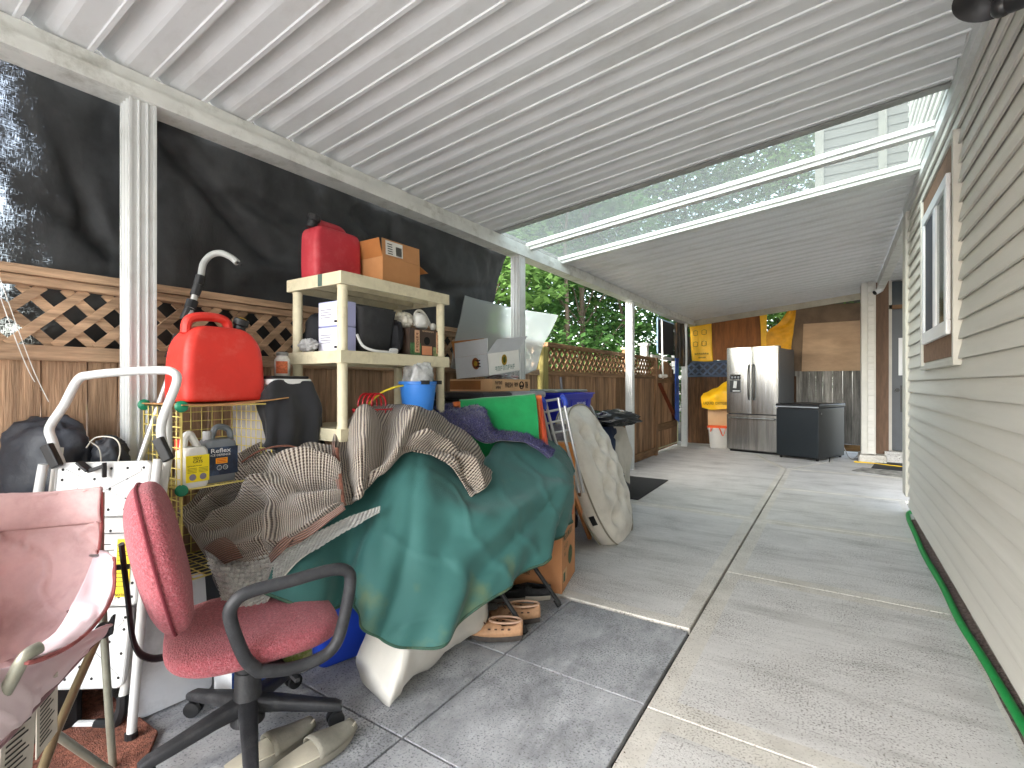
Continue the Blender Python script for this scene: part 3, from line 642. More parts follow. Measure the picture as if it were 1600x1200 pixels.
def make_tree(name, label, x, y, h, z0, rad, n, size, k, trunk=.07, clumps=26, group='trees beyond the fence'):
    t = thing(name, label, 'tree', (x,y,-.09), 0, group)
    b = MB(); top = V((x+random.uniform(-.4,.4), y+random.uniform(-.4,.4), h*.93)); base = V((x,y,-.12))
    line = [base.lerp(top, i/8)+V((random.uniform(-.08,.08),random.uniform(-.08,.08),0))*(i > 0) for i in range(9)]
    b.tube(line, [trunk*(1-.85*i/8)+.006 for i in range(9)], 8)
    cl = []
    for i in range(clumps):
        s = (i+.5)/clumps; z = z0+(h-z0)*s; r = rad*(1-.55*abs(s-.4)**1.4)*random.uniform(.25,1); w = i*2.4+random.uniform(-.5,.5)
        a = base.lerp(top, max(0,(z-.5)/h)); c = V((a.x+math.cos(w)*r, a.y+math.sin(w)*r, z+random.uniform(-.2,.2))); cl.append(c)
        st = base.lerp(top, max(.05,(z-.5-r*.5)/h)); m = st.lerp(c,.5)+V((0,0,.12)); b.tube([st,m,c],[trunk*.28,trunk*.18,.006],5)
    b.build('trunk', BARK, t, smooth=True)
    b = MB(); q = rad*.50
    for c in cl: leaves(b, c, V((q,q,q*.62))*random.uniform(.7,1.2), n//clumps, size)
    b.build('crown', LEAF[k], t); return t
make_tree('leafy_tree','tall pale green tree right behind the fence at the clear roof panels',-4.6,6.4,7.5,1.2,1.7,9000,.15,1)
make_tree('leafy_tree','slender mid green tree between the third and fourth posts',-4.2,8.9,6.5,1.1,1.5,8000,.14,0)
make_tree('leafy_tree','deep green tree behind the gate',-4.4,12.0,7.0,1.0,1.9,8000,.16,2)
make_tree('leafy_tree','pale green tree beyond the hole above the fridge',-1.7,13.4,7.6,1.2,1.9,9000,.17,1)
make_tree('leafy_tree','tall dense tree left of the white sky gap over the clear panels',-2.9,12.7,8.8,2.0,2.0,9000,.17,0)
make_tree('leafy_tree','pale green tree whose crown edge meets the white sky beside the house',-1.2,12.6,7.8,2.4,1.6,9000,.15,1)
make_tree('leafy_tree','deep green tall tree farther back behind the middle posts',-7.2,11.0,9.5,.8,2.6,9000,.21,2)
make_tree('leafy_tree','mid green tree farthest left in the gap beside the shade tarp',-7.4,7.4,9.0,.8,2.4,8000,.20,0)
make_tree('leafy_tree','distant deep green tree far behind the gate post',-7.5,17,10,.8,3.0,8000,.24,2)
for i,(x,y) in enumerate(((-3.9,7.5),(-3.7,9.9),(-5.2,7.9),(-5.4,10.2),(-4.9,11.0))):
    t = thing('thin_trunk_tree', ['thin bare stem nearest the second post gap','thin bare stem close behind the fine lattice','thin leaning stem deeper in the greenery','thin stem in the shade behind the far post','thin stem beside the gate greenery'][i], 'tree', (x,y,-.09), 0, 'thin stems beyond the fence')
    b = MB(); b.tube([V((x,y,-.1)),V((x+.1,y+.05,1.8)),V((x+.05+random.uniform(-.3,.3),y,3.6)),V((x+random.uniform(-.4,.4),y+.1,5.2))],[.045,.038,.028,.01],7); b.build('trunk', BARK, t, smooth=True)
    b = MB()
    for k in range(5): leaves(b, V((x+random.uniform(-.5,.5),y+random.uniform(-.5,.5),2.6+.6*k)), V((.6,.6,.4)), 130, .14)
    b.build('crown', LEAF[i % 3], t)
b = MB()
for k in range(60): leaves(b, V((random.uniform(-6,-3.1),random.uniform(4.2,14.5),random.uniform(.3,1.75))), V((.6,.7,.45)), 170, .14)
for k in range(14): leaves(b, V((random.uniform(-2.5,.0),random.uniform(11.2,12.5),random.uniform(.4,2.5))), V((.5,.4,.45)), 150, .13)
tag(b.build('undergrowth', LEAF[0]), 'dense green undergrowth filling the space behind the fences', 'undergrowth', kind='stuff')
b = MB()
for k in range(190): leaves(b, V((random.uniform(-15,-8.6),random.uniform(5,27),random.uniform(.3,10))), V((1.6,1.8,1.3)), 75, .42)
for k in range(60): leaves(b, V((random.uniform(-8,1.0),random.uniform(18,25),random.uniform(.3,8.5))), V((1.6,1.8,1.3)), 75, .42)
tag(b.build('far_wood', LEAF[2]), 'dark leafy wood seen as one mass behind the nearer trees', 'wood', kind='stuff')
# ------------------------------------------------------------------ furniture: office chair
REDF = M('red_upholstery', (166,84,92), .95, var=.3, vs=120, bump=.7, bs=220, sheen=.15, dirt=(206,136,142), dfac=.75, ds=130)
CHB = M('chair_plastic', (44,45,48), .5, var=.25, vs=9, bump=.15, bs=160, dirt=(90,90,90), dfac=.35, ds=16)
def lbow(v, k): return v
oc = thing('office_chair', 'red fabric office chair with black loop arms in front of the ladder', 'office chair', (-1.63,.895,0), R(-23))
for i in range(5):
    w = R(72*i+22); d = V((math.sin(w), math.cos(w), 0)); s = V((d.y,-d.x,0))
    b = MB(); rings = []
    for r_, z_, hw, hh in ((.03,.115,.030,.026),(.10,.105,.026,.022),(.20,.085,.022,.018),(.275,.072,.020,.016),(.295,.066,.016,.012)):
        rings.append(rrect(d*r_+V((0,0,z_)), s, Z1, hw, hh, min(hw,hh)*.6, 3))
    b.loft(rings); leg = b.build('base_leg', CHB, oc, smooth=True, local=True, ang=60)
    q = d*.275; tw = R(i*50); ax = V((math.cos(tw), math.sin(tw), 0)); b = MB()
    for sgn in (-1,1): b.lathe([(.010,0),(.026,.002),(.0275,.008),(.026,.017),(.012,.019)], q+ax*(.004*sgn)+V((0,0,.0275)), 18, ax*sgn)
    b.tube([q+V((0,0,.05)), q+V((0,0,.075))], .01, 8)
    b.build('caster', BLACK, leg, smooth=True, local=True)
b = MB(); b.lathe([(.052,.06),(.05,.09),(.043,.11),(.040,.22),(.038,.225),(.033,.227),(.031,.29),(.028,.318)], (0,0,0), 28); b.build('column', CHB, oc, smooth=True, local=True)
b = MB(); b.box((-.09,-.12,.300),(.09,.13,.322)); b.bar((.05,.05,.305),(.29,.10,.30),.012,.012); b.build('seat_plate', CHB, oc, local=True)
def seatfn(a, c, d):
    return a*(1-.06*max(0,c)), c, d*(1-.25*abs(c)**6)*.9 + (.16*(-.5*max(0,c)**3+ .25*abs(a)**3) if d > 0 else -.25*max(0,c)**3 + .1)
b = MB(); b.ell((0,.02,.368), X1, Y1, Z1, .245, .25, .052, 3.4, 44, 22, seatfn); b.build('seat', REDF, oc, smooth=True, local=True, ang=180)
bx = X1; bz = V((0,-.22,.975)).normalized(); by = bx.cross(bz)*-1
def backfn(a, c, d):
    return a*(1-.10*max(0,d)**2), c + .25*a*a - .22*(1-d*d)*.5, d
b = MB(); b.ell((0,-.235,.650), bx, V((0,.963,.27)), bz, .215, .062, .222, 2.9, 40, 26, backfn); bk = b.build('backrest', REDF, oc, smooth=True, local=True, ang=180)
b = MB(); pts = []
for k in range(48):
    w = 2*math.pi*k/48; e = 2/2.9; ca, sa = math.cos(w), math.sin(w)
    a, d = math.copysign(abs(ca)**e, ca), math.copysign(abs(sa)**e, sa); a2, c2, d2 = backfn(a, 0, d)
    pts.append(V((0,-.235,.650)) + bx*a2*.217 + V((0,.963,.27))*(c2*.062-.012) + bz*d2*.224)
b.tube(pts, .0045, 5, closed=True); b.build('seam', M('dark_red_piping',(110,40,50),.9), bk, local=True)
b = MB(); b.tube(spline([(0,-.05,.338),(0,-.20,.335),(0,-.265,.345),(0,-.300,.40),(0,-.316,.55),(0,-.330,.70)],26), .021, 8, flat=.35); b.build('back_bar', BLACK, oc, smooth=True, local=True)
b = MB(); b.tube([(0,-.31,.63),(0,-.375,.635)],.008,8); b.lathe([(.019,0),(.021,.006),(.019,.018),(.011,.021)],(0,-.365,.635),20,V((0,-1,.15))); b.build('knob', BLACK, oc, smooth=True, local=True)
for sx in (1,-1):
    loop = [(.0,-.09,.345),(.0,-.13,.40),(.0,-.168,.52),(.0,-.155,.566),(.0,-.11,.585),(.0,.0,.592),(.0,.12,.600),(.0,.175,.585),(.0,.185,.54),(.0,.165,.43),(.0,.14,.36),(.0,.09,.330),(.0,.0,.325)]
    loop = [V((sx*(.278 - .02*(.6-z)/.3), y*.93+.085, z)) for _,y,z in loop]
    b = MB(); sp_ = spline(loop+[loop[0]], 70)[:-1]; sp_ = [V((q.x,q.y,q.z if sx > 0 else .33+(q.z-.33)*.72)) for q in sp_]; b.tube(sp_, .0185, 10, closed=True, flat=1.0); b.bar((sx*.10,.04,.306),(sx*.265,.05,.325),.05,.012,up=Z1)
    b.build('armrest', CHB, oc, smooth=True, local=True)

# ------------------------------------------------------------------ camp chair
PINK = M('pink_canvas', (196,162,160), .85, var=.16, vs=5, bump=.3, bs=9, dirt=(150,108,108), dfac=.6, ds=4)
PINKL = M('pale_pink_canvas', (208,190,194), .85, var=.06, vs=4, bump=.2, bs=10)
PTRIM = M('faded_red_trim', (150,86,84), .9, var=.3, vs=20)
TUBE = M('grey_green_tube', (150,150,136), .35, metal=.5, var=.12, vs=12, dirt=(110,96,70), dfac=.4, ds=9)
cc = thing('camp_chair', 'faded pink canvas folding camp chair cut by the left edge', 'camp chair', (-1.7,.35,0))
wr = lambda k: (lambda a, c, p: 1.5*k*noise.noise(p*7)+k*.8*noise.noise(p*17)+k*.35*noise.noise(p*41)-1.2*k*max(0,.08-abs(noise.noise(p*9+V((3,1,7)))))/.08)
rows = [[W(-240,790,1.10),W(-100,778,1.24),W(0,771,1.34),W(80,768,1.42),W(158,762,1.48)],
        [W(-240,850,1.09),W(-100,835,1.25),W(0,828,1.36),W(80,822,1.44),W(158,815,1.47)],
        [W(-240,920,1.06),W(-100,905,1.24),W(0,900,1.36),W(80,890,1.43),W(152,868,1.45)],
        [W(-240,1010,1.00),W(-100,995,1.2),W(0,985,1.32),W(70,965,1.37),W(128,925,1.40)],
        [W(-240,1110,.93),W(-100,1090,1.12),W(0,1060,1.22),W(50,1030,1.26),W(98,985,1.32)]]
drape('backrest', None, None, rows, PINK, 60, 50, wr(.012), .006, parent=cc)
rows = [[W(-240,790,1.098),W(-100,778,1.238),W(0,771,1.338),W(80,768,1.418),W(160,761,1.478)],[W(-240,850,1.083),W(-100,838,1.243),W(0,829,1.352),W(80,823,1.432),W(160,816,1.462)]]
drape('top_sleeve', None, None, rows, PINK, 40, 12, lambda a,c,p: -.012*math.sin(math.pi*c)-.004+.006*noise.noise(p*9), .004, parent=cc)
rows = [[W(150,862,1.47),W(166,862,1.45),W(179,872,1.43)],[W(128,915,1.36),W(150,925,1.35),W(176,928,1.33)],[W(95,980,1.22),W(125,970,1.22),W(150,972,1.22)],[W(60,1010,1.10),W(85,1010,1.08),W(108,1008,1.10)],[W(28,1028,1.0),W(38,1034,.99),W(50,1032,1.0)]]
drape('arm_panel', None, None, rows, PINKL, 14, 30, wr(.004), .006, parent=cc)
b = MB(); b.tube(spline([W(178,872,1.43),W(176,928,1.33),W(150,974,1.22),W(108,1010,1.10),W(50,1035,.995),W(28,1029,1.0)],30),.005,6); b.tube(spline([W(158,762,1.475),W(158,820,1.46),W(152,868,1.45),W(128,920,1.38),W(96,985,1.29)],30),.004,6); b.build('trim', PTRIM, cc)
rows = [[W(-200,1060,.80),W(-60,1050,.92),W(20,1042,1.02),W(95,1010,1.18),W(168,975,1.36)],[W(-200,1150,.82),W(-60,1120,.90),W(20,1100,.98),W(85,1050,1.12),W(160,990,1.34)],[W(-200,1260,.80),W(-60,1210,.86),W(0,1165,.92),W(60,1098,1.05),W(150,1000,1.32)]]
drape('side_sling', None, None, rows, PINKL, 40, 24, wr(.006), .006, parent=cc)
b = MB(); b.tube(spline([W(-60,1212,.858),W(0,1166,.918),W(60,1100,1.048),W(150,1002,1.318),W(168,976,1.36)],30),.005,6); b.build('trim', M('mauve_binding',(132,104,108),.9), cc)
rows = [[W(-240,1080,.98),W(-100,1062,1.15),W(60,1025,1.26)],[W(-240,1180,.86),W(-100,1130,.98),W(20,1085,1.1)],[W(-300,1260,.76),W(-120,1200,.86),W(0,1120,.98)]]
drape('seat', None, None, rows, PINK, 24, 20, wr(.01), .006, parent=cc)
b = MB(); b.tube(spline([W(62,1012,1.02),W(40,1026,.995),W(20,1060,.985),W(-10,1120,.97),W(-60,1260,.93),W(-110,1440,.90)],40),.0125,12); b.build('front_tube', TUBE, cc, smooth=True)
b = MB(); b.tube([W(157,770,1.50),W(156,862,1.48),W(162,985,1.46),W(172,1140,1.49),W(177,1205,1.505)],.0105,12); b.build('back_leg', TUBE, cc, smooth=True)
b = MB(); b.tube([W(158,985,1.43),W(120,1070,1.33),W(85,1150,1.22),W(50,1250,1.10),W(20,1330,1.02)],.0105,12); b.build('cross_leg', M('bronze_tube',(128,116,88),.4,metal=.5,var=.15,vs=10), cc, smooth=True)
b = MB(); b.tube([W(88,1148,1.235),W(160,1198,1.40),W(205,1225,1.50)],.010,10); b.build('cross_leg', TUBE, cc, smooth=True)
b = MB(); b.ell(W(163,985,1.43), AR, AF, Z1, .022,.02,.022,2.4,14,10); b.tube([W(168,980,1.42),W(178,962,1.40),W(174,990,1.41)],.005,6,closed=True); b.build('joint', BLACK, cc, smooth=True)
b = MB(); b.lathe([(.020,0),(.024,.004),(.020,.008)], W(155,868,1.46), 16, Z1); b.build('grommet', M('steel',(150,150,150),.3,metal=.9), cc, smooth=True)
for P in ([(4,1128),(58,1088),(52,1200),(-6,1262)],[(57,1090),(90,1050),(96,1152),(56,1188)]):
    D = [.95,1.05,1.04,.95] if P[0][0] < 10 else [1.06,1.12,1.12,1.07]
    b = MB(); pts = [W(u,v,d) for (u,v),d in zip(P,D)]; pts[2] = pts[1]+pts[3]-pts[0]; b.add(pts, [(0,1,2,3)]); t_ = b.build('care_tag', M('worn_label',(176,170,158),.8,var=.1,vs=20), cc, solid=.002)
    f = MB(); e1, e2 = pts[1]-pts[0], pts[3]-pts[0]; nn = e1.cross(e2).normalized(); nn = -nn if nn.dot(CAM-pts[0]) < 0 else nn
    for k in range(12):
        s0 = .06+.07*k; p = pts[0]+e1*.12+e2*s0+nn*.002; f.obox(p, e1*(.45+.3*((k*7)%5)/5), e2*.022, nn*.0005)
    f.build('small_print', INK, t_)

# ------------------------------------------------------------------ step ladder
LWH = M('ladder_white', (200,201,200), .4, var=.06, vs=6, bump=.03, dirt=(160,156,150), dfac=.35, ds=9)
sl_ = thing('step_ladder', 'white folding step ladder with black dotted treads and raised handrail', 'step ladder', (-2.05,.62,0))
def LD(v): return 1.715 - (v-580)*(1.715-1.625)/580.0
def LW(u, v, dd=0): return W(u, v, LD(v)+dd)
b = MB(); b.tube(spline([LW(258,706),LW(252,664),LW(276,598),LW(270,582),LW(250,579),LW(200,581),LW(145,586),LW(122,594),LW(100,634),LW(78,668),LW(82,690),LW(95,726)],70),.0145,12); b.build('handrail', LWH, sl_, smooth=True, ang=180)
for P in ([(247,718),(228,880),(205,1150)],[(68,726),(60,770),(30,1135)]):
    b = MB(); b.tube([LW(u,v) for u,v in P],.0145,10); l_ = b.build('front_rail', LWH, sl_, smooth=True)
    f = MB(); e = LW(*P[2]); f.tube([e+V((0,0,.012)), V((e.x,e.y,.0))],.019,10); f.build('rubber_foot', BLACK, l_)
for P in ([(262,640),(262,720),(238,860),(190,1100)],[(92,700),(80,800),(50,1090)]):
    b = MB(); b.tube([LW(u,v,.05) for u,v in P],.014,10); b.build('rear_rail', M('ladder_grey',(206,206,202),.4,var=.06), sl_, smooth=True)
b = MB(); b.tube([LW(40,1134,.06),LW(178,1130,.06)],.012,8); b.build('base_bar', LWH, sl_, smooth=True)
b = MB(); b.tube(spline([LW(192,1086,.05),LW(190,1110,.05),LW(180,1128,.055),LW(150,1132,.06)],14),[.018]*5+[.02]*5+[.016]*4,8); b.build('rubber_foot', BLACK, sl_, smooth=True)
for u, v in ((255,712),(81,722)):
    b = MB(); p = LW(u,v,-.02); b.cbox(p+V((0,0,.02)), (AR*.9+Z1*.45).normalized(), AF, (Z1*.9-AR*.45).normalized(), .016,.012,.042); b.build('bracket', BLACK, sl_, bevel=.004)
def plate(quad, name, dots=(4,6), cross=True, dd=0, rim=True):
    P = [LW(u, v, dd) for u, v in quad]; b = MB(); c = sum(P, V())/4
    ex = (P[1]-P[0]+P[2]-P[3])/2; ey = (P[0]-P[3]+P[1]-P[2])/2; n = ex.cross(ey).normalized(); n = -n if n.dot(CAM-c) < 0 else n
    exn, eyn = ex.normalized(), ey.normalized(); hx, hy = ex.length/2, ey.length/2
    r = rrect(c, exn, eyn, hx, hy, .022, 4)
    b.loft([[p-n*.012 for p in r],[p+n*.002 for p in r],[c+(p-c)*.97+n*.006 for p in r],[c+(p-c)*.955+n*.001 for p in r]])
    o = b.build(name, LWH, sl_, smooth=True, ang=25)
    if cross:
        f = MB()
        for s in (1,-1): f.bar(c-exn*hx*.8-eyn*hy*.7*s+n*.002, c+exn*hx*.8+eyn*hy*.7*s+n*.002, .014, .004, up=n)
        f.build('pressed_rib', LWH, o)
    f = MB()
    for i in range(dots[1]):
        for j in range(dots[0]):
            if (i+j) % 2 or j in (0, dots[0]-1) or not cross:
                q = c+exn*hx*(-.85+1.7*i/(dots[1]-1))+eyn*hy*(-.75+1.5*j/max(1,dots[0]-1))+n*.0015; f.lathe([(.0001,.0012),(.0045,.001),(.005,0)], q, 8, n)
    f.build('dot_pattern', INK, o); return o, c, exn, eyn, n, hx, hy
plate([(86,724),(240,720),(228,806),(84,810)],'top_tread',(5,6))
plate([(120,810),(230,808),(226,832),(120,834)],'tread_lip',(1,5),False)
o,c,ex,ey,n,hx,hy = plate([(100,836),(222,834),(212,946),(98,950)],'tread',(5,6),False)
b = MB(); b.obox(c+ex*hx*.40-ey*hy*.75+n*.002, ex*.048, ey*hy*1.6, n*.001); lb = b.build('warning_label', M('label_yellow',(232,206,40),.5,var=.05), o)
b = MB(); b.obox(c-ex*hx*.1-ey*hy*.85+n*.0025, ex*.065, ey*hy*1.7, n*.001); lb2 = b.build('print_label', M('label_grey',(214,214,210),.5,var=.05), o)
text('warning_text','CAUTION',.010,c+ex*(hx*.40+.002)+ey*hy*.66+n*.003,ex,ey,INK,lb); text('warning_text','NOTICE',.012,c+ex*(hx*.40+.002)-ey*hy*.72+n*.003,ex,ey,INK,lb)
f = MB()
for k in range(9): f.obox(c+ex*(hx*.40+.004)+ey*(hy*.5-hy*.12*k)+n*.003, ex*(.03+.008*(k%2)), ey*.002, n*.0004); f.obox(c-ex*(hx*.1-.004)+ey*(hy*.7-hy*.16*k)+n*.0036, ex*(.04+.012*(k%2)), ey*.003, n*.0004)
f.build('small_print', INK, lb)
plate([(85,952),(208,950),(192,1074),(70,1080)],'tread',(6,6))
b = MB(); p = LW(163,728,-.02); b.bar(p, p+AR*-.055+Z1*-.02, .012,.012); b.bar(p+Z1*.01,p-Z1*.04,.012,.012); b.bar(p-AR*.05-Z1*.018,p-AR*.085+Z1*.012,.03,.008); b.build('latch', BLACK, sl_, bevel=.002)

# ------------------------------------------------------------------ things round the ladder and chair
GYB = M('white_board', (206,208,212), .5, var=.06, vs=4, bump=.04, dirt=(140,140,144), dfac=.5, ds=6)
P = [WZ(222,1122),WZ(322,1078)]; b = MB(); up = V((-.06,.0,.435)); e1 = P[1]-P[0]; n = e1.cross(up).normalized()
cen = P[0]+e1/2+up/2; r = rrect(cen, e1.normalized(), up.normalized(), e1.length/2+.02, up.length/2, .02, 4); b.loft([[p-n*.006 for p in r],[p+n*.006 for p in r]]); tag(b.build('white_board', GYB, smooth=True), 'scuffed white plastic board leaning behind the red office chair', 'board')
bxm = M('box_side_white', (206,208,210), .6, var=.08, dirt=(130,130,130), dfac=.4)
box = thing('printed_box', 'blue and green printed carton on the ground under the office chair', 'carton', (-1.9,1.05,0))
o = WZ(362,1106); e = (WZ(488,1040)-o); e.z = 0; sd = V((-e.y,e.x,0)).normalized()*.13; H = V((0,0,.125))
b = MB(); b.obox(o, e, sd, H); b.build('carton_body', bxm, box)
BLU = M('print_blue', (40,88,170), .45, var=.5, vs=16, dirt=(20,26,50), dfac=.8, ds=14)
nn = V((e.y,-e.x,0)).normalized(); b = MB(); b.obox(o+nn*.001+V((0,0,.004)), e*.56, nn*.001, H*.95); b.build('printed_front', BLU, box)
b = MB(); b.obox(o+e*.56+nn*.001+V((0,0,.004)), e*.43, nn*.001, H*.95); b.build('printed_front', M('print_green',(120,130,50),.45,var=.6,vs=18,dirt=(210,190,150),dfac=.8,ds=20), box)
b = MB(); b.obox(o+e*.10+nn*.0022+V((0,0,.02)), e*.11, nn*.0006, V((0,0,.035))); bl = b.build('barcode', WHITE, box); f = MB()
for k in range(9): f.obox(o+e*(.11+.01*k)+nn*.003+V((0,0,.024)), e*.005, nn*.0004, V((0,0,.026)))
f.build('barcode_line', INK, bl)
BIN = M('royal_blue_plastic', (34,70,190), .4, var=.08, vs=4)
tb = thing('blue_tote', 'royal blue plastic tote on the paving under the edge of the green cover', 'tote', (-1.72,1.4,0))
o = WZ(500,1050); q = WZ(572,1022); ex = (q-o).normalized(); ey = V((-ex.y,ex.x,0)); w_ = (q-o).length+.03
b = MB(); cz = o+ex*w_/2+ey*.12
b.loft([rrect(cz+V((0,0,z)), ex, ey, w_/2+t, .12+t, .03, 4) for z,t in ((0,-.012),(.02,0),(.24,.015),(.245,.03),(.265,.03))]); b.build('tub', BIN, tb, smooth=True)
pil = M('white_bag', (206,203,196), .6, var=.06, vs=5, bump=.2, bs=14)
# long white bag lying under the cover
A, B_ = V((-1.50,1.28,.10)), V((-1.50,1.86,.16)); b = MB(); rings = []
for i in range(25):
    t = i/24; c = A.lerp(B_, t); hh = .115+.05*math.sin(math.pi*min(1,t*1.1)) if t > .12 else .05+.065*t/.12; ww = .15
    c = V((c.x, c.y, hh)); ring = []
    for k in range(28):
        w = 2*math.pi*k/28; q = V((math.cos(w), 0, math.sin(w))); e = .75
        x_ = math.copysign(abs(q.x)**e, q.x)*ww; z_ = math.copysign(abs(q.z)**e, q.z)*hh*.98
        p = c+V((x_+.03*(1-t), -.05*(1-t)*q.x, z_)); p += V((q.x,.2,q.z))*.016*noise.noise(V((w*1.2, t*5, 3)))+V((q.x,0,q.z))*.006*noise.noise(V((w*4,t*16,9)))
        p.z = max(p.z, .004); ring.append(p)
    rings.append(ring)
b.loft(rings); tag(b.build('white_bag', pil, smooth=True, ang=180), 'long plump white fabric bag lying on the paving under the green cover', 'bag')
DKB = M('black_nylon', (38,42,50), .5, var=.3, vs=6, bump=.4, bs=16, spec=.5)
def lump(name, label, cat, c, rx, ry, rz, m, e=2.3, amp=.12, fr=2.2, seed=0, rot=0, parent=None, sq=0):
    b = MB(); b.ell((0,0,0), X1, Y1, Z1, 1,1,1, e, 40, 26); ca, sa = math.cos(rot), math.sin(rot); out = []
    for p in b.v:
        k = 1+amp*noise.noise(p*fr+V((seed,0,0)))+amp*.5*noise.noise(p*fr*2.7+V((0,seed,0)))-.5*amp*abs(noise.noise(p*fr*1.6+V((seed,seed,1))))
        q = V((p.x*rx*k, p.y*ry*k, p.z*rz*k)); out.append(V(c)+V((q.x*ca-q.y*sa, q.x*sa+q.y*ca, max(q.z,-rz*.97))))
    b.v = out; o = b.build(name, m, parent, smooth=True, ang=180)
    if label: tag(o, label, cat)
    return o
bag = lump('stuff_sack', 'big black drawstring sack against the fence left of the ladder', 'sack', W(74,728,1.83), .145,.085,.175, DKB, 2.6, .16, 1.7, 4, rot=TH)
lump('stuff_sack', 'small black sack with loose wire loops between ladder and white post', 'sack', W(172,715,1.87), .06,.05,.08, DKB, 2.2, .25, 2.2, 9, rot=TH)
bb = thing('black_tote', 'black lidded tote on the ground supporting the black sacks', 'tote', (-2.32,.35,0))
b = MB(); b.box((-2.46,-.05,0),(-2.16,.62,.585)); b.build('tub', M('matte_black_tub',(26,27,29),.5,var=.2,vs=10), bb, bevel=.02)
b = MB(); b.box((-2.475,-.07,.601),(-2.145,.64,.64)); b.build('lid', M('matte_black_lid',(34,35,37),.45,var=.2), bb, bevel=.01)
WIRE = M('pale_wire', (200,196,184), .5)
b = MB(); b.tube(spline([W(135,700,1.80),W(150,684,1.79),W(178,685,1.79),W(188,702,1.79),W(182,730,1.80)],24),.0025,5); b.tube(spline([W(140,690,1.80),W(155,702,1.79),W(158,725,1.79)],12),.002,5); tag(b.build('wire_coil', WIRE), 'loose pale wire loop beside the small black sack', 'wire')
b = MB(); b.tube(spline([W(-2,430,1.72),W(30,520,1.78),W(55,585,1.84),W(82,640,1.9)],16),.0016,5); b.tube(spline([W(-2,458,1.72),W(28,540,1.78),W(50,590,1.84),W(75,625,1.9)],16),.0016,5); tag(b.build('string', M('white_string',(226,226,222),.6)), 'thin white strings hanging in front of the lattice at far left', 'string')
# telescopic pole
pole = thing('telescopic_pole', 'telescopic pole with curved grey hook end leaning behind the red can', 'pole', (-2.1,.75,0))
D0 = lambda v: 1.96+(640-v)*.0007
pw = lambda u, v: W(u, v, D0(v))
b = MB(); b.tube(spline([pw(314,432),pw(318,412),pw(330,399),pw(345,396),pw(360,402),pw(371,411)],30),.0135,10); b.build('hook', M('grey_plastic',(160,162,160),.4), pole, smooth=True)
b = MB(); b.tube([pw(371,411),pw(377,414)],.006,6); b.build('hook_tip', BLACK, pole)
b = MB(); b.tube([pw(314,432),pw(268,580),pw(243,650),pw(170,860),W(128,1000,1.9)],.013,10); b.build('tube', M('brushed_tube',(196,196,194),.3,metal=.7,var=.08), pole, smooth=True)
b = MB()
for (u0,v0),(u1,v1),r in (((314,432),(310,446),.02),((310,446),(304,462),.0185),((301,470),(297,482),.022),((297,482),(288,500),.019)): b.tube([pw(u0,v0),pw(u1,v1)],r,12)
b.build('clamp', BLACK, pole, smooth=True, ang=30)
b = MB(); q0, q1 = pw(281,525), pw(266,562)
for k in range(5): b.tube([q0.lerp(q1,k/5), q0.lerp(q1,k/5+.16)], .0225, 12)
b.build('foam_grip', M('foam',(34,34,36),.9), pole, smooth=True, ang=30)

# ------------------------------------------------------------------ wire cubes and jugs
YW = M('yellow_wire', (222,204,120), .4, var=.08); GK = M('green_knob', (12,120,86), .35)
cu = thing('wire_cube_shelf', 'pale yellow wire cube shelf with round green connectors', 'wire shelf', (-2.14,1.02,0))
cx0, cx1, cy0, cy1 = -2.30, -1.985, .848, 1.19; zs = [.45,.783,1.088]
def wgrid(name, a, e1, e2, n1=8, n2=8):
    b = MB(); a, e1, e2 = V(a), V(e1), V(e2)
    for k in range(n1+1): b.tube([a+e1*k/n1, a+e1*k/n1+e2], .0022 if 0 < k < n1 else .0036, 5)
    for k in range(n2+1): b.tube([a+e2*k/n2, a+e2*k/n2+e1], .0022 if 0 < k < n2 else .0036, 5)
    b.build(name, YW, cu)
for z in zs: wgrid('wire_shelf', (cx0,cy0,z), (cx1-cx0,0,0), (0,cy1-cy0,0), 8, 8)
for i in range(2):
    h_ = zs[i+1]-zs[i]
    for y in (cy0, cy1): wgrid('wire_side', (cx0,y,zs[i]), (cx1-cx0,0,0), (0,0,h_))
    wgrid('wire_back', (cx0,cy0,zs[i]), (0,cy1-cy0,0), (0,0,h_))
for z in zs:
    for x, y in ((cx1,cy0),(cx1,cy1),(cx0,cy0)):
        b = MB(); b.lathe([(.018,-.008),(.0215,-.004),(.0215,.005),(.014,.010),(.0001,.011)], (x,y,z), 20, (CAM-V((x,y,z))).normalized()); b.build('connector', GK, cu, smooth=True)
b = MB(); g = surf([[V((cx0-.01,cy0-.01,1.094)),V((-2.12,cy0-.01,1.094)),V((cx1+.02,cy0-.005,1.094))],[V((cx0,1.0,1.094)),V((-2.12,1.0,1.095)),V((cx1+.02,1.0,1.088))],[V((cx0,cy1+.02,1.097)),V((-2.12,cy1+.03,1.10)),V((cx1+.03,cy1+.06,1.112))]],14,14); b.grid(g); tag(b.build('cardboard_sheet', M('cardboard',(178,136,88),.85,var=.1,vs=9,bump=.05), solid=.004), 'torn cardboard sheet lying on the wire shelf under the red can', 'cardboard')
ct_ = thing('support_crate', 'dark grey crate on the paving carrying the wire cube shelf', 'crate', (-2.2,1.02,0))
b = MB(); b.box((-2.32,.86,0),(-2.12,1.18,.445)); b.build('tub', M('crate_grey',(70,72,74),.6,var=.15), ct_, bevel=.01)
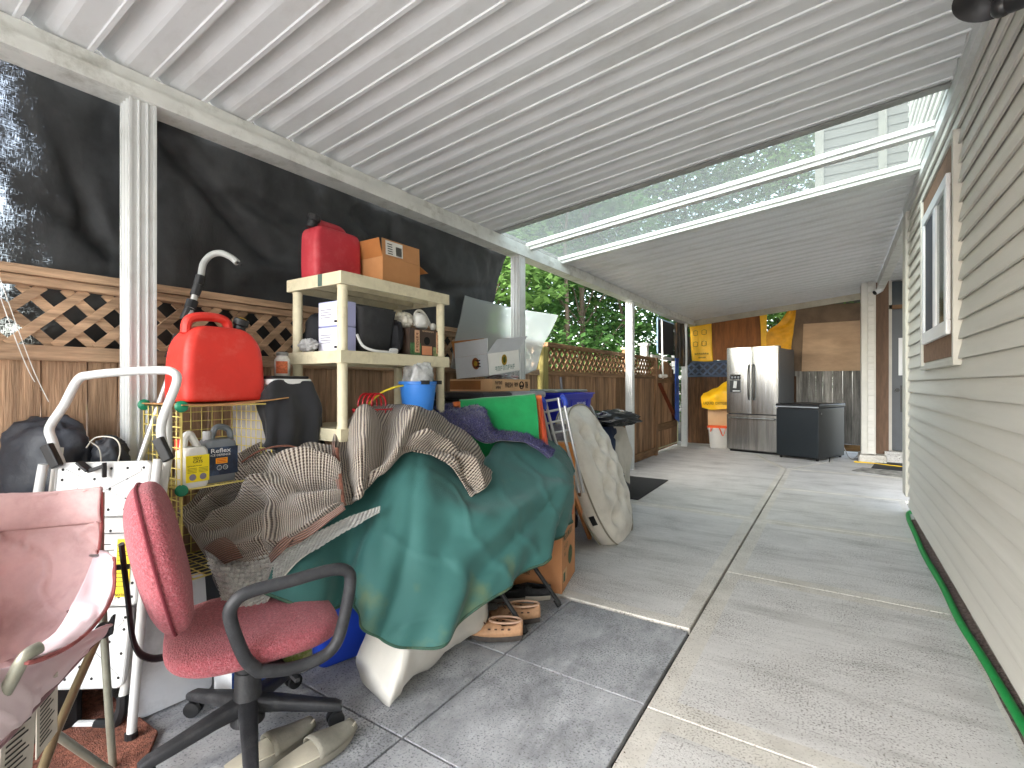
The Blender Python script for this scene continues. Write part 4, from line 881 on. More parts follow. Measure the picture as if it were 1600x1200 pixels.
def jug(name, label, c, wy, dx, h, body, cap, tilt=0):
    t = thing(name, label, 'jug', c); b = MB(); c = V(c)
    for z0, rr in (((0,1),)*1): pass
    rings = []
    for z, kx, ky in ((0,.92,.94),(.012,1,1),(.66*h,1,1),(.72*h,.96,.97),(.78*h,.80,.82)): rings.append(rrect(c+V((0,0,z)), X1, Y1, dx/2*kx, wy/2*ky, .02, 4))
    b.loft(rings); o = b.build('body', body, t, smooth=True, ang=50); return t, o
JW = M('jug_white', (214,214,210), .4, var=.05); JG = M('jug_grey', (112,118,124), .35, var=.08)
z0 = .786
t, o = jug('plastic_jug', 'white plastic jug with yellow label standing in the wire shelf', (-2.03,.902,z0), .088,.09,.19, JW, None)
b = MB(); b.tube(spline([(-2.03,.872,z0+.14),(-2.03,.878,z0+.185),(-2.03,.895,z0+.195),(-2.03,.908,z0+.172),(-2.03,.922,z0+.146)],16),.014,8); b.build('handle', JW, t, smooth=True)
b = MB(); b.lathe([(.015,.14),(.015,.178)],(-2.05,.868,z0),14); b.build('cap', M('red_cap',(200,50,44),.4), t)
b = MB(); b.box((-1.9845,.862,z0+.022),(-1.983,.942,z0+.120)); lb = b.build('label_panel', M('label_yellow_jug',(236,214,30),.5,var=.08,vs=8), t)
q = V((-1.983,.884,z0+.104)); text('label_text','TIDY',.014,q,Y1,Z1,INK,lb); text('label_text','CATS',.014,q-V((0,0,.012)),Y1,Z1,INK,lb); text('label_text','Lightweight formula',.0062,V((-1.983,.865,z0+.080)),Y1,Z1,INK,lb)
f = MB()
for k in range(4): f.box((-1.9829,.867,z0+.072-.005*k),(-1.9823,.898,z0+.0733-.005*k)); f.box((-1.9829,.905,z0+.072-.005*k),(-1.9823,.937,z0+.0733-.005*k))
f.build('small_print', INK, lb)
for y in (.884,.920): f = MB(); f.lathe([(.0001,.0012),(.012,.001)],(-1.983,y,z0+.04),20,X1); f.build('round_badge', M('badge_grey',(128,120,132),.5), lb)
t, o = jug('plastic_jug', 'grey jug with dark blue label beside the yellow labelled jug', (-2.06,1.008,z0), .118,.09,.215, JG, None)
b = MB(); b.tube(spline([(-2.06,.985,z0+.165),(-2.06,1.0,z0+.208),(-2.06,1.028,z0+.212),(-2.06,1.055,z0+.195),(-2.06,1.06,z0+.15)],18),.012,8); b.build('handle', JG, t, smooth=True)
b = MB(); b.lathe([(.015,.155),(.015,.195),(.013,.2)],(-2.06,.970,z0),14); b.build('cap', M('cap_grey',(190,192,194),.4), t)
b = MB(); b.box((-2.0145,.952,z0+.03),(-2.013,1.064,z0+.138)); lb = b.build('label_panel', M('label_navy',(38,50,72),.45,var=.5,vs=16,dirt=(90,120,160),dfac=.5,ds=16), t)
text('label_text','Reflex',.024,V((-2.013,.960,z0+.117)),Y1,Z1,WHITE,lb,sx=1.25); text('label_text','ICE DEFENCE',.0115,V((-2.013,.960,z0+.104)),Y1,Z1,WHITE,lb,sx=1.1)
b = MB(); b.box((-2.0128,.980,z0+.074),(-2.012,1.024,z0+.096)); f2 = b.build('orange_patch', M('label_orange',(240,160,24),.5), lb)
f = MB()
for k in range(3): f.box((-2.0119,.984,z0+.090-.006*k),(-2.0114,1.020,z0+.0922-.006*k))
f.build('small_print', M('red_ink',(180,40,20),.6), f2)
for y in (.993,1.016): f = MB(); f.tube([V((-2.0122,y+.0085*math.cos(k*.5236),z0+.058+.0085*math.sin(k*.5236))) for k in range(12)],.0012,5,closed=True); f.lathe([(.0001,.001),(.004,.001)],(-2.0122,y,z0+.058),8,X1); f.build('round_badge', WHITE, lb)

# ------------------------------------------------------------------ fuel cans
RED = M('red_can', (206,52,42), .48, var=.07, vs=5, bump=.06, bs=70, spec=.4, dirt=(222,120,104), dfac=.3, ds=13); RED2 = M('red_can_old', (172,44,56), .55, var=.1, vs=5, bump=.05, bs=60, dirt=(196,110,110), dfac=.35, ds=9)
def fuel_can(name, label, c, wy, dx, h, m, cap_y, cap_m, rot=0, hk=1.0, boxy=False):
    t = thing(name, label, 'fuel can', c, rot); b = MB(); rings = []; n = 48
    prof = [(0,.955,.93),(.02,.985,.97),(.06,1,1),(.40,.985,1),(.58,.945,.98),(.70,.87,.9),(.79,.75,.76),(.85,.60,.6),(.88,.40,.42)]
    if boxy: prof = [(0,.97,.95),(.02,.99,.98),(.06,1,1),(.6,.995,1),(.80,.985,.99),(.90,.94,.95),(.95,.82,.84),(.965,.62,.6),(.972,.40,.4)]
    for s, ky, kx in prof:
        ring = rrect((0,0,s*h), X1, Y1, dx/2*kx, wy/2*ky, min(dx,wy)*.20*kx, 8)
        # pressed facets down the middle of the face, as moulded cans have
        out = []
        for p in ring:
            q = V(p); 
            if q.x > dx*.3*kx and s > .05 and s < .84:
                k = abs(q.y)/(wy/2*ky); q.x += .012*(1 if k < .38 else -.2)*min(1,s*2)
            out.append(q)
        rings.append(out)
    b.loft(rings); b.build('body', m, t, smooth=True, local=True, ang=180, sub=1)
    if boxy:
        hp = [(0,-wy*.40,h*.95),(0,-wy*.36,h*1.02),(0,-wy*.2,h*1.035),(0,wy*.10,h*1.03),(0,wy*.20,h*1.0),(0,wy*.24,h*.95)]
    b = MB(); b.tube(spline(hp if boxy else [(0,-wy*.36,h*.78),(0,-wy*.33,h*(.80+.13*hk)),(0,-wy*.18,h*(.80+.185*hk)),(0,wy*.04,h*(.80+.185*hk)),(0,wy*.13,h*(.80+.13*hk)),(0,wy*.15,h*.80)],26), .018, 10, flat=1.25); b.build('handle', m, t, smooth=True, local=True)
    b = MB(); b.lathe([(.022,0),(.024,.03),(.030,.034),(.030,.058),(.026,.062)], (0,cap_y,h*(.93 if boxy else .83)), 20, V((.15,.25,1))); cp = b.build('cap', BLACK, t, smooth=True, local=True, ang=35)
    if cap_m:
        b = MB(); b.lathe([(.021,.0625),(.012,.066),(.0001,.067)], (0,cap_y,h*.83), 14, V((.15,.25,1))); b.build('cap_insert', cap_m, cp, local=True)
    return t
fuel_can('fuel_can', 'large bright red fuel can with black and yellow cap on the wire shelf', (-2.12,1.035,1.099), .322,.20,.345, RED, .085, M('cap_yellow',(230,190,30),.4))

# ------------------------------------------------------------------ plastic shelf
SHM = M('beige_resin', (206,198,170), .55, var=.08, vs=8, bump=.03, dirt=(140,126,100), dfac=.4, ds=11)
sh = thing('plastic_shelf', 'beige resin shelf unit with round posts against the fence', 'shelf unit', (-2.03,1.75,0))
sx0, sx1, sy0, sy1 = -2.20, -1.80, 1.395, 2.115
for zt in (1.664,1.318,.972,.626,.28):
    b = MB(); ly = .055
    b.box((sx0,sy0,zt-.022),(sx1,sy1,zt)); b.box((sx1-.012,sy0,zt-ly),(sx1,sy1,zt-.022)); b.box((sx0,sy0,zt-ly),(sx0+.012,sy1,zt-.022)); b.box((sx0+.012,sy0,zt-ly),(sx1-.012,sy0+.012,zt-.022)); b.box((sx0+.012,sy1-.012,zt-ly),(sx1-.012,sy1,zt-.022))
    for k in (1,2,3): b.box((sx0+.012+k*.115,sy0+.012,zt-.045),(sx0+.022+k*.115,sy1-.012,zt-.022))
    b.build('shelf', SHM, sh)
for x in (sx0+.035,sx1-.035):
    for y in (sy0+.035,sy1-.035):
        b = MB()
        for za, zb in ((1.318,1.6085),(.972,1.2625),(.626,.9165),(.28,.5705),(0,.2245)): b.lathe([(.0255,0),(.0225,.01),(.0225,zb-za-.01),(.0255,zb-za)], (x,y,za), 16)
        b.build('post', SHM, sh, smooth=True)
b = MB(); b.box((sx1-.16,sy0-.0015,1.610),(sx1-.13,sy0-.0003,1.664)); b.build('green_tape', M('green_tape',(70,92,84),.5), sh)
fuel_can('fuel_can', 'old dull red fuel can on top of the beige shelf', (-2.065,1.548,1.667), .268,.135,.255, RED2, -.115, None, boxy=True)
CARD = M('cardboard_brown', (176,126,82), .85, var=.08, vs=7, bump=.04, bs=40, dirt=(150,98,56), dfac=.4)
CARDI = M('cardboard_inside', (158,102,54), .85, var=.1, vs=7)
cbx = thing('cardboard_box', 'open brown cardboard box with white label on top of the beige shelf', 'cardboard box', (-2.0,1.83,1.665))
b = MB(); x0,x1,y0,y1,za,zb = -2.12,-1.865,1.69,1.95,1.667,1.80; th=.004
b.box((x0,y0,za),(x1,y1,za+th)); b.box((x1-th,y0,za+th),(x1,y1,zb)); b.box((x0,y0,za+th),(x0+th,y1,zb)); b.box((x0+th,y0,za+th),(x1-th,y0+th,zb)); b.box((x0+th,y1-th,za+th),(x1-th,y1,zb)); b.build('carton_body', CARD, cbx)
b = MB(); b.obox((x1-th,y0,zb+.001),(0,y1-y0,0),(-.012,.008,.092),(th,0,0)); fl = b.build('flap', CARD, cbx)
b = MB(); b.obox((x1-th,y0,zb+.001),(x0-x1+th,0,0),(0,-.022,.085),(0,th,0)); b.build('flap', CARDI, cbx)
b = MB(); b.obox((x1-th,y1,zb+.001),(x0-x1+th,0,0),(.01,.055,-.03),(0,th,0)); b.build('flap', CARDI, cbx)
b = MB(); b.obox((x0,y0,zb+.001),(0,y1-y0,0),(-.05,0,.08),(th,0,0)); b.build('flap', CARDI, cbx)
b = MB(); b.obox((x1+.0008,y0+.02,zb+.012),(0,.115,0),(-.0095,.006,.073),(.0008,0,0)); lb = b.build('shipping_label', M('label_white',(205,204,198),.6,var=.03), fl)
f = MB(); q = V((x1+.0018,y0+.03,zb+.018))
for k in range(10): f.obox(q+V((0,.058+.004*k,.0)), (0,.0022,0), (-.006,.004,.046), (.0005,0,0))
for k in range(5): f.obox(q+V((-.0065*k/5,.004,.012*k)), (0,.032,0), (-.0006,0,.0045), (.0005,0,0))
f.build('label_print', INK, lb)
LIL = M('lilac_box', (176,180,222), .6, var=.04)
for k in range(2):
    t = thing('lilac_box', ['lilac and white carton, lower of the two behind the shelf post','lilac and white carton, upper of the two behind the shelf post'][k], 'carton', (-1.97,1.5,1.32+.118*k), group='lilac cartons')
    b = MB(); b.box((-2.05,1.462,1.3195+.118*k),(-1.885,1.545,1.435+.118*k)); b.build('carton_body', LIL, t, bevel=.002)
    b = MB(); b.box((-2.045,1.460,1.324+.118*k),(-1.89,1.4615,1.43+.118*k)); fp = b.build('front_panel', M('lilac_white',(222,222,238),.6,var=.03), t)
    f = MB(); f.box((-1.93,1.4585,1.335+.118*k),(-1.915,1.4598,1.345+.118*k)); f.box((-1.913,1.4585,1.335+.118*k),(-1.9,1.4598,1.345+.118*k))
    for j in range(4): f.box((-2.03,1.4585,1.36+.012*j+.118*k),(-1.96+.01*(j%2),1.4598,1.362+.012*j+.118*k))
    f.build('small_print', INK, fp)
b = MB(); c = V((-1.96,1.67,1.3195)); rings = [rrect(c+V((0,0,z)), X1, Y1, .085+t, .105+t, .03, 4) for z,t in ((0,-.012),(.01,-.006),(.20,.012),(.215,.016),(.212,.008),(.05,-.01))]; b.loft(rings); tag(b.build('black_bin', M('black_tub',(40,41,44),.6,var=.2,vs=6,dirt=(80,80,82),dfac=.4,ds=6), smooth=True), 'tapered black plastic bin on the middle of the beige shelf', 'bin')
lump('black_pouch', 'soft black pouch squeezed between the black bin and the brown printed carton', 'pouch', V((-1.92,1.80,1.41)), .07,.04,.088, M('black_soft',(30,31,36),.8,var=.2), 2.6, .15, 2, 3)
lump('black_pouch', 'dark case standing behind the lilac cartons', 'pouch', V((-2.13,1.56,1.42)), .06,.10,.10, MC['black_soft'], 3, .08, 2, 6)
pb_ = thing('printed_carton', 'dark brown printed carton with green pictures under the white headsets', 'carton', (-1.88,1.97,1.32))
b = MB(); b.box((-2.03,1.845,1.3195),(-1.835,2.105,1.462)); b.build('carton_body', M('carton_brown',(66,52,44),.6,var=.15), pb_, bevel=.002)
xf = -1.8345
for (ya,yb,za,zb,m) in ((1.85,1.925,1.322,1.385,M('print_leaf',(70,110,66),.6,var=.5,vs=40)),(1.935,2.01,1.325,1.372,M('print_peach',(206,140,102),.6,var=.08)),(1.88,1.915,1.335,1.452,M('print_tan',(200,160,126),.6,var=.2,vs=60)),(2.045,2.08,1.335,1.452,MC['print_tan'] if 'print_tan' in MC else None),(2.02,2.1,1.322,1.37,M('print_leaf2',(120,130,90),.6,var=.5,vs=40))):
    d_ = .0012 if m in (MC['print_leaf'], MC.get('print_leaf2')) else .002
    b = MB(); b.box((xf,ya,za),(xf+d_,yb,zb)); b.build('printed_panel', m, pb_)
b = MB(); b.lathe([(.0001,.002),(.022,.002),(.022,0)], (xf,1.972,1.40), 20, X1, 1.0); b.build('hand_hole', M('hole_black',(10,9,9),.9), pb_)
for y in (1.888,2.053): marks('printed_marks', (xf+.002,y+.019,1.342), Z1, -Y1, M('ink_brown',(110,70,50),.7), pb_, 6, .10, .018)
marks('printed_marks',(xf,1.935,1.447),Y1,Z1,M('ink_tan',(190,160,130),.7),pb_,9,.09,.008)
# white ear muffs / headsets on the carton
PLU = M('white_gear', (222,222,218), .55, var=.08, vs=20)
hd = thing('headset', 'white headset with black pads heaped on the brown printed carton', 'headset', (-1.9,2.0,1.463))
for c,r_ in (((-1.88,1.965,1.512),.042),((-1.92,2.03,1.505),.036),((-1.88,2.07,1.488),.020)):
    b = MB(); b.ell(c, X1, Y1, Z1, r_*.7, r_, r_, 2.3, 18, 12); b.build('ear_cup', PLU, hd, smooth=True)
b = MB(); b.tube(spline([(-1.88,1.93,1.48),(-1.89,1.94,1.545),(-1.90,1.985,1.57),(-1.9,2.03,1.548),(-1.9,2.075,1.49)],24),.008,8); b.build('band', PLU, hd, smooth=True)
lump('white_pouch', 'grey white plastic pouch beside the headset on the carton', 'pouch', V((-1.92,1.885,1.505)), .05,.045,.045, M('pouch_white',(208,204,192),.4,var=.15,vs=14), 2.2, .25, 3, 8)
b = MB(); b.tube(spline([(-1.86,1.53,1.40),(-1.84,1.545,1.35),(-1.815,1.58,1.328),(-1.812,1.66,1.324),(-1.82,1.74,1.326),(-1.85,1.74,1.335)],40),.0065,8); b.ell((-1.835,1.735,1.336),X1,Y1,Z1,.012,.026,.011,3); tag(b.build('power_cable', WHITE, smooth=True), 'white power cable with plug lying on the shelf edge', 'cable')
lump('foil_bundle', 'crumpled silver cable bundle at the left end of the middle shelf', 'cable bundle', V((-2.08,1.43,1.352)), .06,.03,.032, M('silver_plastic',(170,170,170),.35,var=.4,vs=30), 2.0, .35, 3, 2)

# ------------------------------------------------------------------ black cloth tote, jar, bucket, basket
tt = thing('storage_tote', 'white lidded storage tote under a black cloth beside the shelf', 'tote', (-2.12,1.28,0))
b = MB(); b.box((-2.34,1.205,.0),(-2.0,1.375,1.165)); b.build('tub', M('tote_white',(206,202,206),.5), tt, bevel=.01)
b = MB(); b.box((-2.35,1.197,1.167),(-1.985,1.382,1.192)); b.build('lid', WHITE, tt, bevel=.006)
CLO = M('black_cloth', (36,37,41), .85, var=.2, vs=5, bump=.2, bs=12, sheen=.2)
rows = [[V((-2.05,1.165,1.09)),V((-1.99,1.20,1.182)),V((-1.985,1.29,1.182)),V((-1.985,1.375,1.182)),V((-2.05,1.42,1.14))],[V((-2.02,1.165,1.0)),V((-1.975,1.19,1.10)),V((-1.96,1.29,1.08)),V((-1.955,1.395,1.06)),V((-2.02,1.45,1.05))],[V((-2.0,1.16,.94)),V((-1.955,1.19,.98)),V((-1.945,1.29,.94)),V((-1.945,1.39,.92)),V((-2.02,1.43,.95))],[V((-2.0,1.15,.92)),V((-1.95,1.19,.89)),V((-1.935,1.29,.85)),V((-1.93,1.40,.82)),V((-2.0,1.45,.88))]]
drape('black_cloth', 'black cloth draped down over the white storage tote', 'cloth', rows, CLO, 40, 30, lambda a,c,p: .016*math.sin(a*23+2*c)*c+.016*noise.noise(p*8)+.006*noise.noise(p*21), .003)
b = MB(); b.box((-2.33,1.20,1.193),(-2.0,1.378,1.205)); tag(b.build('black_tray', BLACK, bevel=.004), 'flat black tray on the tote lid under the clear jar', 'tray')
jr = thing('jar', 'clear plastic jar with orange label on the black tray', 'jar', (-2.14,1.335,1.206)); c = V((-2.14,1.335,1.206))
b = MB(); b.lathe([(.030,0),(.034,.006),(.034,.075),(.026,.088),(.024,.094)], c, 20); b.build('glass', M('jar_plastic',(206,206,200),.2,var=.2,vs=40), jr, smooth=True)
b = MB(); b.lathe([(.027,.094),(.027,.108),(.02,.112)], c, 20); b.build('lid', M('jar_lid',(120,120,118),.3), jr, smooth=True)
b = MB()
vs = []
for k in range(9):
    w = R(-80+k*11); vs += [c+V((math.cos(w)*.0348,math.sin(w)*.0348,.012)), c+V((math.cos(w)*.0348,math.sin(w)*.0348,.068))]
b.add(vs, [(2*k,2*k+2,2*k+3,2*k+1) for k in range(8)]); b.build('label', M('label_orange_print',(206,110,70),.6,var=.4,vs=80), jr)
bk_ = thing('bucket', 'blue plastic bucket on the shelf below the white cartons of headsets', 'bucket', (-1.80,1.88,.975))
bk_['label'] = 'light blue plastic bucket holding a clear bag, in front of the shelf'
c = V((-1.83,1.90,.973)); b = MB(); b.lathe([(.066,0),(.070,.004),(.094,.195),(.100,.197),(.100,.21),(.091,.21),(.066,.01),(.0001,.008)], c, 32); b.build('pail', M('light_blue_plastic',(58,128,214),.4,var=.06,vs=9), bk_, smooth=True, ang=50)
b = MB(); b.box(c+V((.075,-.06,.195)), c+V((.11,-.03,.215))); b.box(c+V((.06,.05,.195)), c+V((.09,.085,.215))); b.build('lug', BLACK, bk_)
lump('clear_bag', 'clear plastic bag of white stuff standing in the blue bucket', 'bag', c+V((0,0,.225)), .07,.078,.09, M('bag_clear',(176,178,178),.2,var=.45,vs=14,spec=.7), 2.6, .2, 2.4, 5)
rb = thing('wire_basket', 'red wire basket with coiled red cord behind the striped blanket', 'basket', (-1.93,1.66,.973))
RW = M('red_wire', (188,32,40), .4); c = V((-1.90,1.66,.973)); b = MB()
for z,r_ in ((.0,.07),(.04,.08),(.075,.09)): b.tube([c+V((math.cos(k*.3927)*r_,math.sin(k*.3927)*r_*1.1,z)) for k in range(16)],.004,5,closed=True)
for k in range(14): w=k*.4488; b.tube([c+V((math.cos(w)*.07,math.sin(w)*.077,0)),c+V((math.cos(w)*.09,math.sin(w)*.099,.075))],.003,5)
b.build('wire_body', RW, rb)
b = MB(); 
for j in range(4): b.tube([c+V((.02*j-.03,math.cos(k*.3927)*.045+.01*j-.02,.10+math.sin(k*.3927)*.05)) for k in range(16)],.005,6,closed=True)
tag(b.build('red_cord', RW, smooth=True), 'coiled red cord standing in the red wire basket', 'cord')
b = MB(); b.tube(spline([c+V((0,-.03,.10)),c+V((.02,.04,.155)),c+V((.05,.12,.185)),c+V((.06,.20,.19))],24),.0055,7); tag(b.build('cord', M('yellow_cord',(220,200,60),.5), smooth=True), 'yellow cord arching from the red basket to the blue bucket', 'cord')
# ------------------------------------------------------------------ folding table under the cover
TL = M('table_steel', (46,47,50), .4, metal=.3, var=.2, vs=20)
ft = thing('folding_table', 'dark metal legged table hidden under the green cover', 'table', (-1.6,1.9,0))
b = MB(); b.box((-1.95,1.62,.58),(-1.62,2.34,.61)); b.build('tabletop', M('tabletop_dark',(60,58,56),.6), ft, bevel=.008)
for (x,y,lx,ly) in ((-1.222,1.985,-1.63,1.86),(-1.222,2.325,-1.64,2.2),(-1.80,2.30,-1.72,2.25),(-1.9,1.6,-1.85,1.65)):
    b = MB(); b.tube([(x,y,.012),(lx,ly,.58)],.011,10); l = b.build('leg', TL, ft, smooth=True)
    b = MB(); b.tube([V((x,y,0)),V((x,y,0)).lerp(V((lx,ly,.6)),.05)],.0145,10); b.build('foot_cap', BLACK, l, smooth=True)
# ------------------------------------------------------------------ green cover
GRN = M('green_cover', (48,98,94), .7, var=.06, vs=2.5, bump=.2, bs=500, sheen=.1, spec=.4, dirt=(110,118,60), dfac=.0, ds=6)
def moss(m):
    N, L, p = nodes(m); tc = N.new('ShaderNodeTexCoord'); sp = N.new('ShaderNodeSeparateXYZ'); L.new(tc.outputs['Object'], sp.inputs[0])
    r = N.new('ShaderNodeMapRange'); r.inputs[1].default_value = .55; r.inputs[2].default_value = .12; r.inputs[3].default_value = 0; r.inputs[4].default_value = .30; L.new(sp.outputs[2], r.inputs[0])
    n = N.new('ShaderNodeTexNoise'); n.inputs['Scale'].default_value = 7; n.inputs['Detail'].default_value = 8; L.new(tc.outputs['Object'], n.inputs[0])
    a = N.new('ShaderNodeMath'); a.operation = 'ADD'; L.new(r.outputs[0], a.inputs[0]); L.new(n.outputs[0], a.inputs[1])
    q = N.new('ShaderNodeMapRange'); q.inputs[1].default_value = .66; q.inputs[2].default_value = .92; q.inputs[4].default_value = .6; L.new(a.outputs[0], q.inputs[0])
    mx = N.new('ShaderNodeMix'); mx.data_type = 'RGBA'; mx.inputs['B'].default_value = (*lin((118,122,66)), 1)
    src = p.inputs['Base Color'].links[0].from_socket; L.new(q.outputs[0], mx.inputs['Factor']); L.new(src, mx.inputs['A']); L.new(mx.outputs['Result'], p.inputs['Base Color'])
moss(GRN)
cols = [ # top-back, top, upper, lower, hem    as (u, v, d)
 [(470,770,2.30),(440,815,1.98),(430,868,1.83),(420,902,1.75),(408,926,1.71)],
 [(540,740,2.40),(520,780,2.10),(498,850,1.92),(500,915,1.80),(498,958,1.76)],
 [(590,720,2.50),(570,745,2.20),(548,842,2.02),(546,905,1.97),(552,942,1.90)],
 [(630,700,2.55),(618,712,2.26),(594,842,1.98),(582,935,1.84),(572,988,1.80)],
 [(668,690,2.60),(655,693,2.30),(648,822,2.00),(638,930,1.86),(622,1013,1.80)],
 [(705,715,2.66),(692,720,2.36),(700,830,2.08),(705,925,1.92),(690,1006,1.86)],
 [(755,735,2.75),(742,745,2.46),(755,822,2.16),(758,890,2.05),(745,952,1.97)],
 [(800,672,3.20),(788,690,2.85),(812,782,2.42),(816,850,2.22),(800,915,2.12)],
 [(845,680,3.25),(838,694,2.95),(864,760,2.60),(862,818,2.42),(850,870,2.34)],
 [(885,705,3.25),(880,718,3.00),(893,752,2.72),(893,785,2.62),(878,838,2.55)],
 [(900,735,3.25),(896,742,3.10),(893,768,2.98),(889,790,2.90),(884,812,2.85)]]
rows = [[W(*c[k]) for c in cols] for k in range(5)]
def cover_fn(a, c, p):
    e = max(0, c-.30)/.7
    d = .024*math.sin(a*34+c*2.2+1.5*math.sin(a*9))*e*e + .016*math.sin(a*63+c*5)*e**3
    d += .014*noise.noise(p*3.5)+.004*noise.noise(p*14)-.007*max(0,.10-abs(noise.noise(p*V((1,1,.6)).x if False else p*3.1+V((7,3,1)))))/.10
    # swags hanging between the peak and the right shoulder
    for (a0,c0,a1,c1,h,w) in ((.40,.30,.36,.95,.025,.03),(.47,.40,.72,.55,-.035,.05),(.55,.62,.80,.50,-.03,.05),(.72,.35,.88,.5,.02,.04),(.30,.35,.24,.8,-.03,.03),(.62,.75,.74,.62,.022,.04)):
        t = V((a1-a0,c1-c0)); l = t.length; q = V((a-a0,c-c0)); s = q.dot(t)/l/l; k = (q.x*t.y-q.y*t.x)/l
        if -.2 < s < 1.2: d += h*math.exp(-(k/w)**2)*max(0,1-abs(s-.5)*1.1)
    return d
cov = drape('green_cover', 'faded teal green fabric cover draped over the table and pile, mossy at the hem', 'cover', rows, GRN, 150, 90, cover_fn, .004)
hemg = surf(rows, 150, 90, cover_fn); b = MB(); b.tube([p+V((0,0,.003)) for p in hemg[-1]], .0055, 6); b.build('hem', M('green_hem',(52,84,70),.8,var=.3,vs=14,dirt=(120,120,80),dfac=.6,ds=9), cov, smooth=True)

# ------------------------------------------------------------------ striped blankets and mats
def stripe_mat(name, c1, c2, freq, freq2, w2=.45):
    m = M(name, (160,150,140), .95, var=.12, vs=4, sheen=.3, spec=.1); N, L, p = nodes(m)
    uv = N.new('ShaderNodeUVMap'); uv.uv_map = 'UVMap'; sp = N.new('ShaderNodeSeparateXYZ')
    wn = N.new('ShaderNodeTexNoise'); wn.inputs['Scale'].default_value = 3; L.new(uv.outputs[0], wn.inputs[0]); wa = N.new('ShaderNodeVectorMath'); wa.operation = 'MULTIPLY_ADD'; wa.inputs[1].default_value = (.05,.05,0); L.new(wn.outputs['Color'], wa.inputs[0]); L.new(uv.outputs[0], wa.inputs[2]); L.new(wa.outputs[0], sp.inputs[0])
    def sine(o, f):
        a = N.new('ShaderNodeMath'); a.operation = 'MULTIPLY'; a.inputs[1].default_value = f*6.283; L.new(o, a.inputs[0]); s = N.new('ShaderNodeMath'); s.operation = 'SINE'; L.new(a.outputs[0], s.inputs[0]); return s.outputs[0]
    s1, s2 = sine(sp.outputs[0], freq), sine(sp.outputs[1], freq2)
    k = N.new('ShaderNodeMath'); k.operation = 'MULTIPLY_ADD'; k.inputs[1].default_value = w2; L.new(s2, k.inputs[0]); L.new(s1, k.inputs[2])
    r = N.new('ShaderNodeMapRange'); r.inputs[1].default_value = -.75; r.inputs[2].default_value = .45; L.new(k.outputs[0], r.inputs[0])
    mx = N.new('ShaderNodeMix'); mx.data_type = 'RGBA'; mx.inputs['A'].default_value = (*lin(c2),1); mx.inputs['B'].default_value = (*lin(c1),1); L.new(r.outputs[0], mx.inputs['Factor'])
    src = p.inputs['Base Color'].links[0].from_socket
    L.new(mx.outputs['Result'], p.inputs['Base Color'])
    bm = N.new('ShaderNodeBump'); bm.inputs['Strength'].default_value = .7; bm.inputs['Distance'].default_value = .004; L.new(k.outputs[0], bm.inputs['Height']); L.new(bm.outputs[0], p.inputs['Normal']); return m
STR1 = stripe_mat('striped_knit_fine', (172,162,150), (62,50,44), 105, 140)
STR2 = stripe_mat('striped_knit', (178,166,152), (56,43,38), 72, 170)
def folds(lst, base=.008, f=9):
    def fn(a, c, p):
        d = base*noise.noise(p*f)+base*.5*noise.noise(p*f*2.3)
        for (a0,c0,a1,c1,h,w) in lst:
            t = V((a1-a0,c1-c0)); l = t.length; q = V((a-a0,c-c0)); s = q.dot(t)/l/l; k = (q.x*t.y-q.y*t.x)/l
            if -.15 < s < 1.15: d += 1.5*h*math.exp(-(k/w)**2)*min(1,max(0,(1.15-abs(s-.5)*2+.15)*1.6))
        return d
    return fn
rows = [[W(290,800,2.10),W(330,745,2.12),(W(380,706,2.14)),W(430,683,2.16),W(480,690,2.18),W(530,698,2.2)],
 [W(281,802,2.02),W(330,765,2.04),W(385,730,2.06),W(440,708,2.08),W(492,716,2.08),W(531,722,2.08)],
 [W(286,815,1.96),W(345,790,1.97),W(400,762,1.97),W(450,742,1.97),W(498,742,1.99),W(532,750,2.0)],
 [W(300,840,1.91),W(355,822,1.90),W(410,802,1.90),W(460,780,1.91),W(504,772,1.94),W(533,772,1.96)],
 [W(312,858,1.88),W(365,862,1.85),W(420,850,1.85),W(468,822,1.87),W(508,798,1.91),W(534,786,1.94)],
 [W(325,872,1.86),W(375,884,1.82),W(428,866,1.82),W(474,838,1.85),W(512,806,1.90),W(538,790,1.93)]]
bl1 = drape('striped_blanket', 'brown and cream fine striped blanket bunched at the left end of the pile', 'blanket', rows, STR1, 130, 110,
  lambda a,c,p,F=folds([(.1,.25,.55,.10,.03,.05),(.05,.45,.5,.28,.035,.05),(.1,.36,.52,.19,-.035,.035),(.15,.62,.45,.46,.03,.05),(.12,.54,.5,.36,-.04,.03),(.45,.55,1,.45,.035,.07),(.5,.30,1,.33,-.035,.04),(.52,.2,1,.16,.03,.06),(.42,.5,.44,.95,-.03,.025),(.2,.8,.4,.75,-.03,.04)], .012, 8): F(a,c,p)+min(1,4*a,6*c,8*(1-c))*.024*math.sin(c*16-a*6+6*noise.noise(p*2.6))+.010*noise.noise(p*11), .007)
TRM = M('rust_trim', (112,72,58), .9, var=.4, vs=60)
for P in ([W(378,722,2.0),W(410,703,2.02),W(450,697,2.04),W(476,706,2.03)],[W(526,700,2.05),W(530,730,2.02),W(534,765,1.95),W(536,785,1.92)]):
    b = MB(); b.tube(spline(P,24), .0065, 8, flat=.6); b.build('trim', TRM, bl1, smooth=True)
RIB = stripe_mat('ribbed_cuff', (136,96,80), (48,36,32), 1, 120, 1.6)
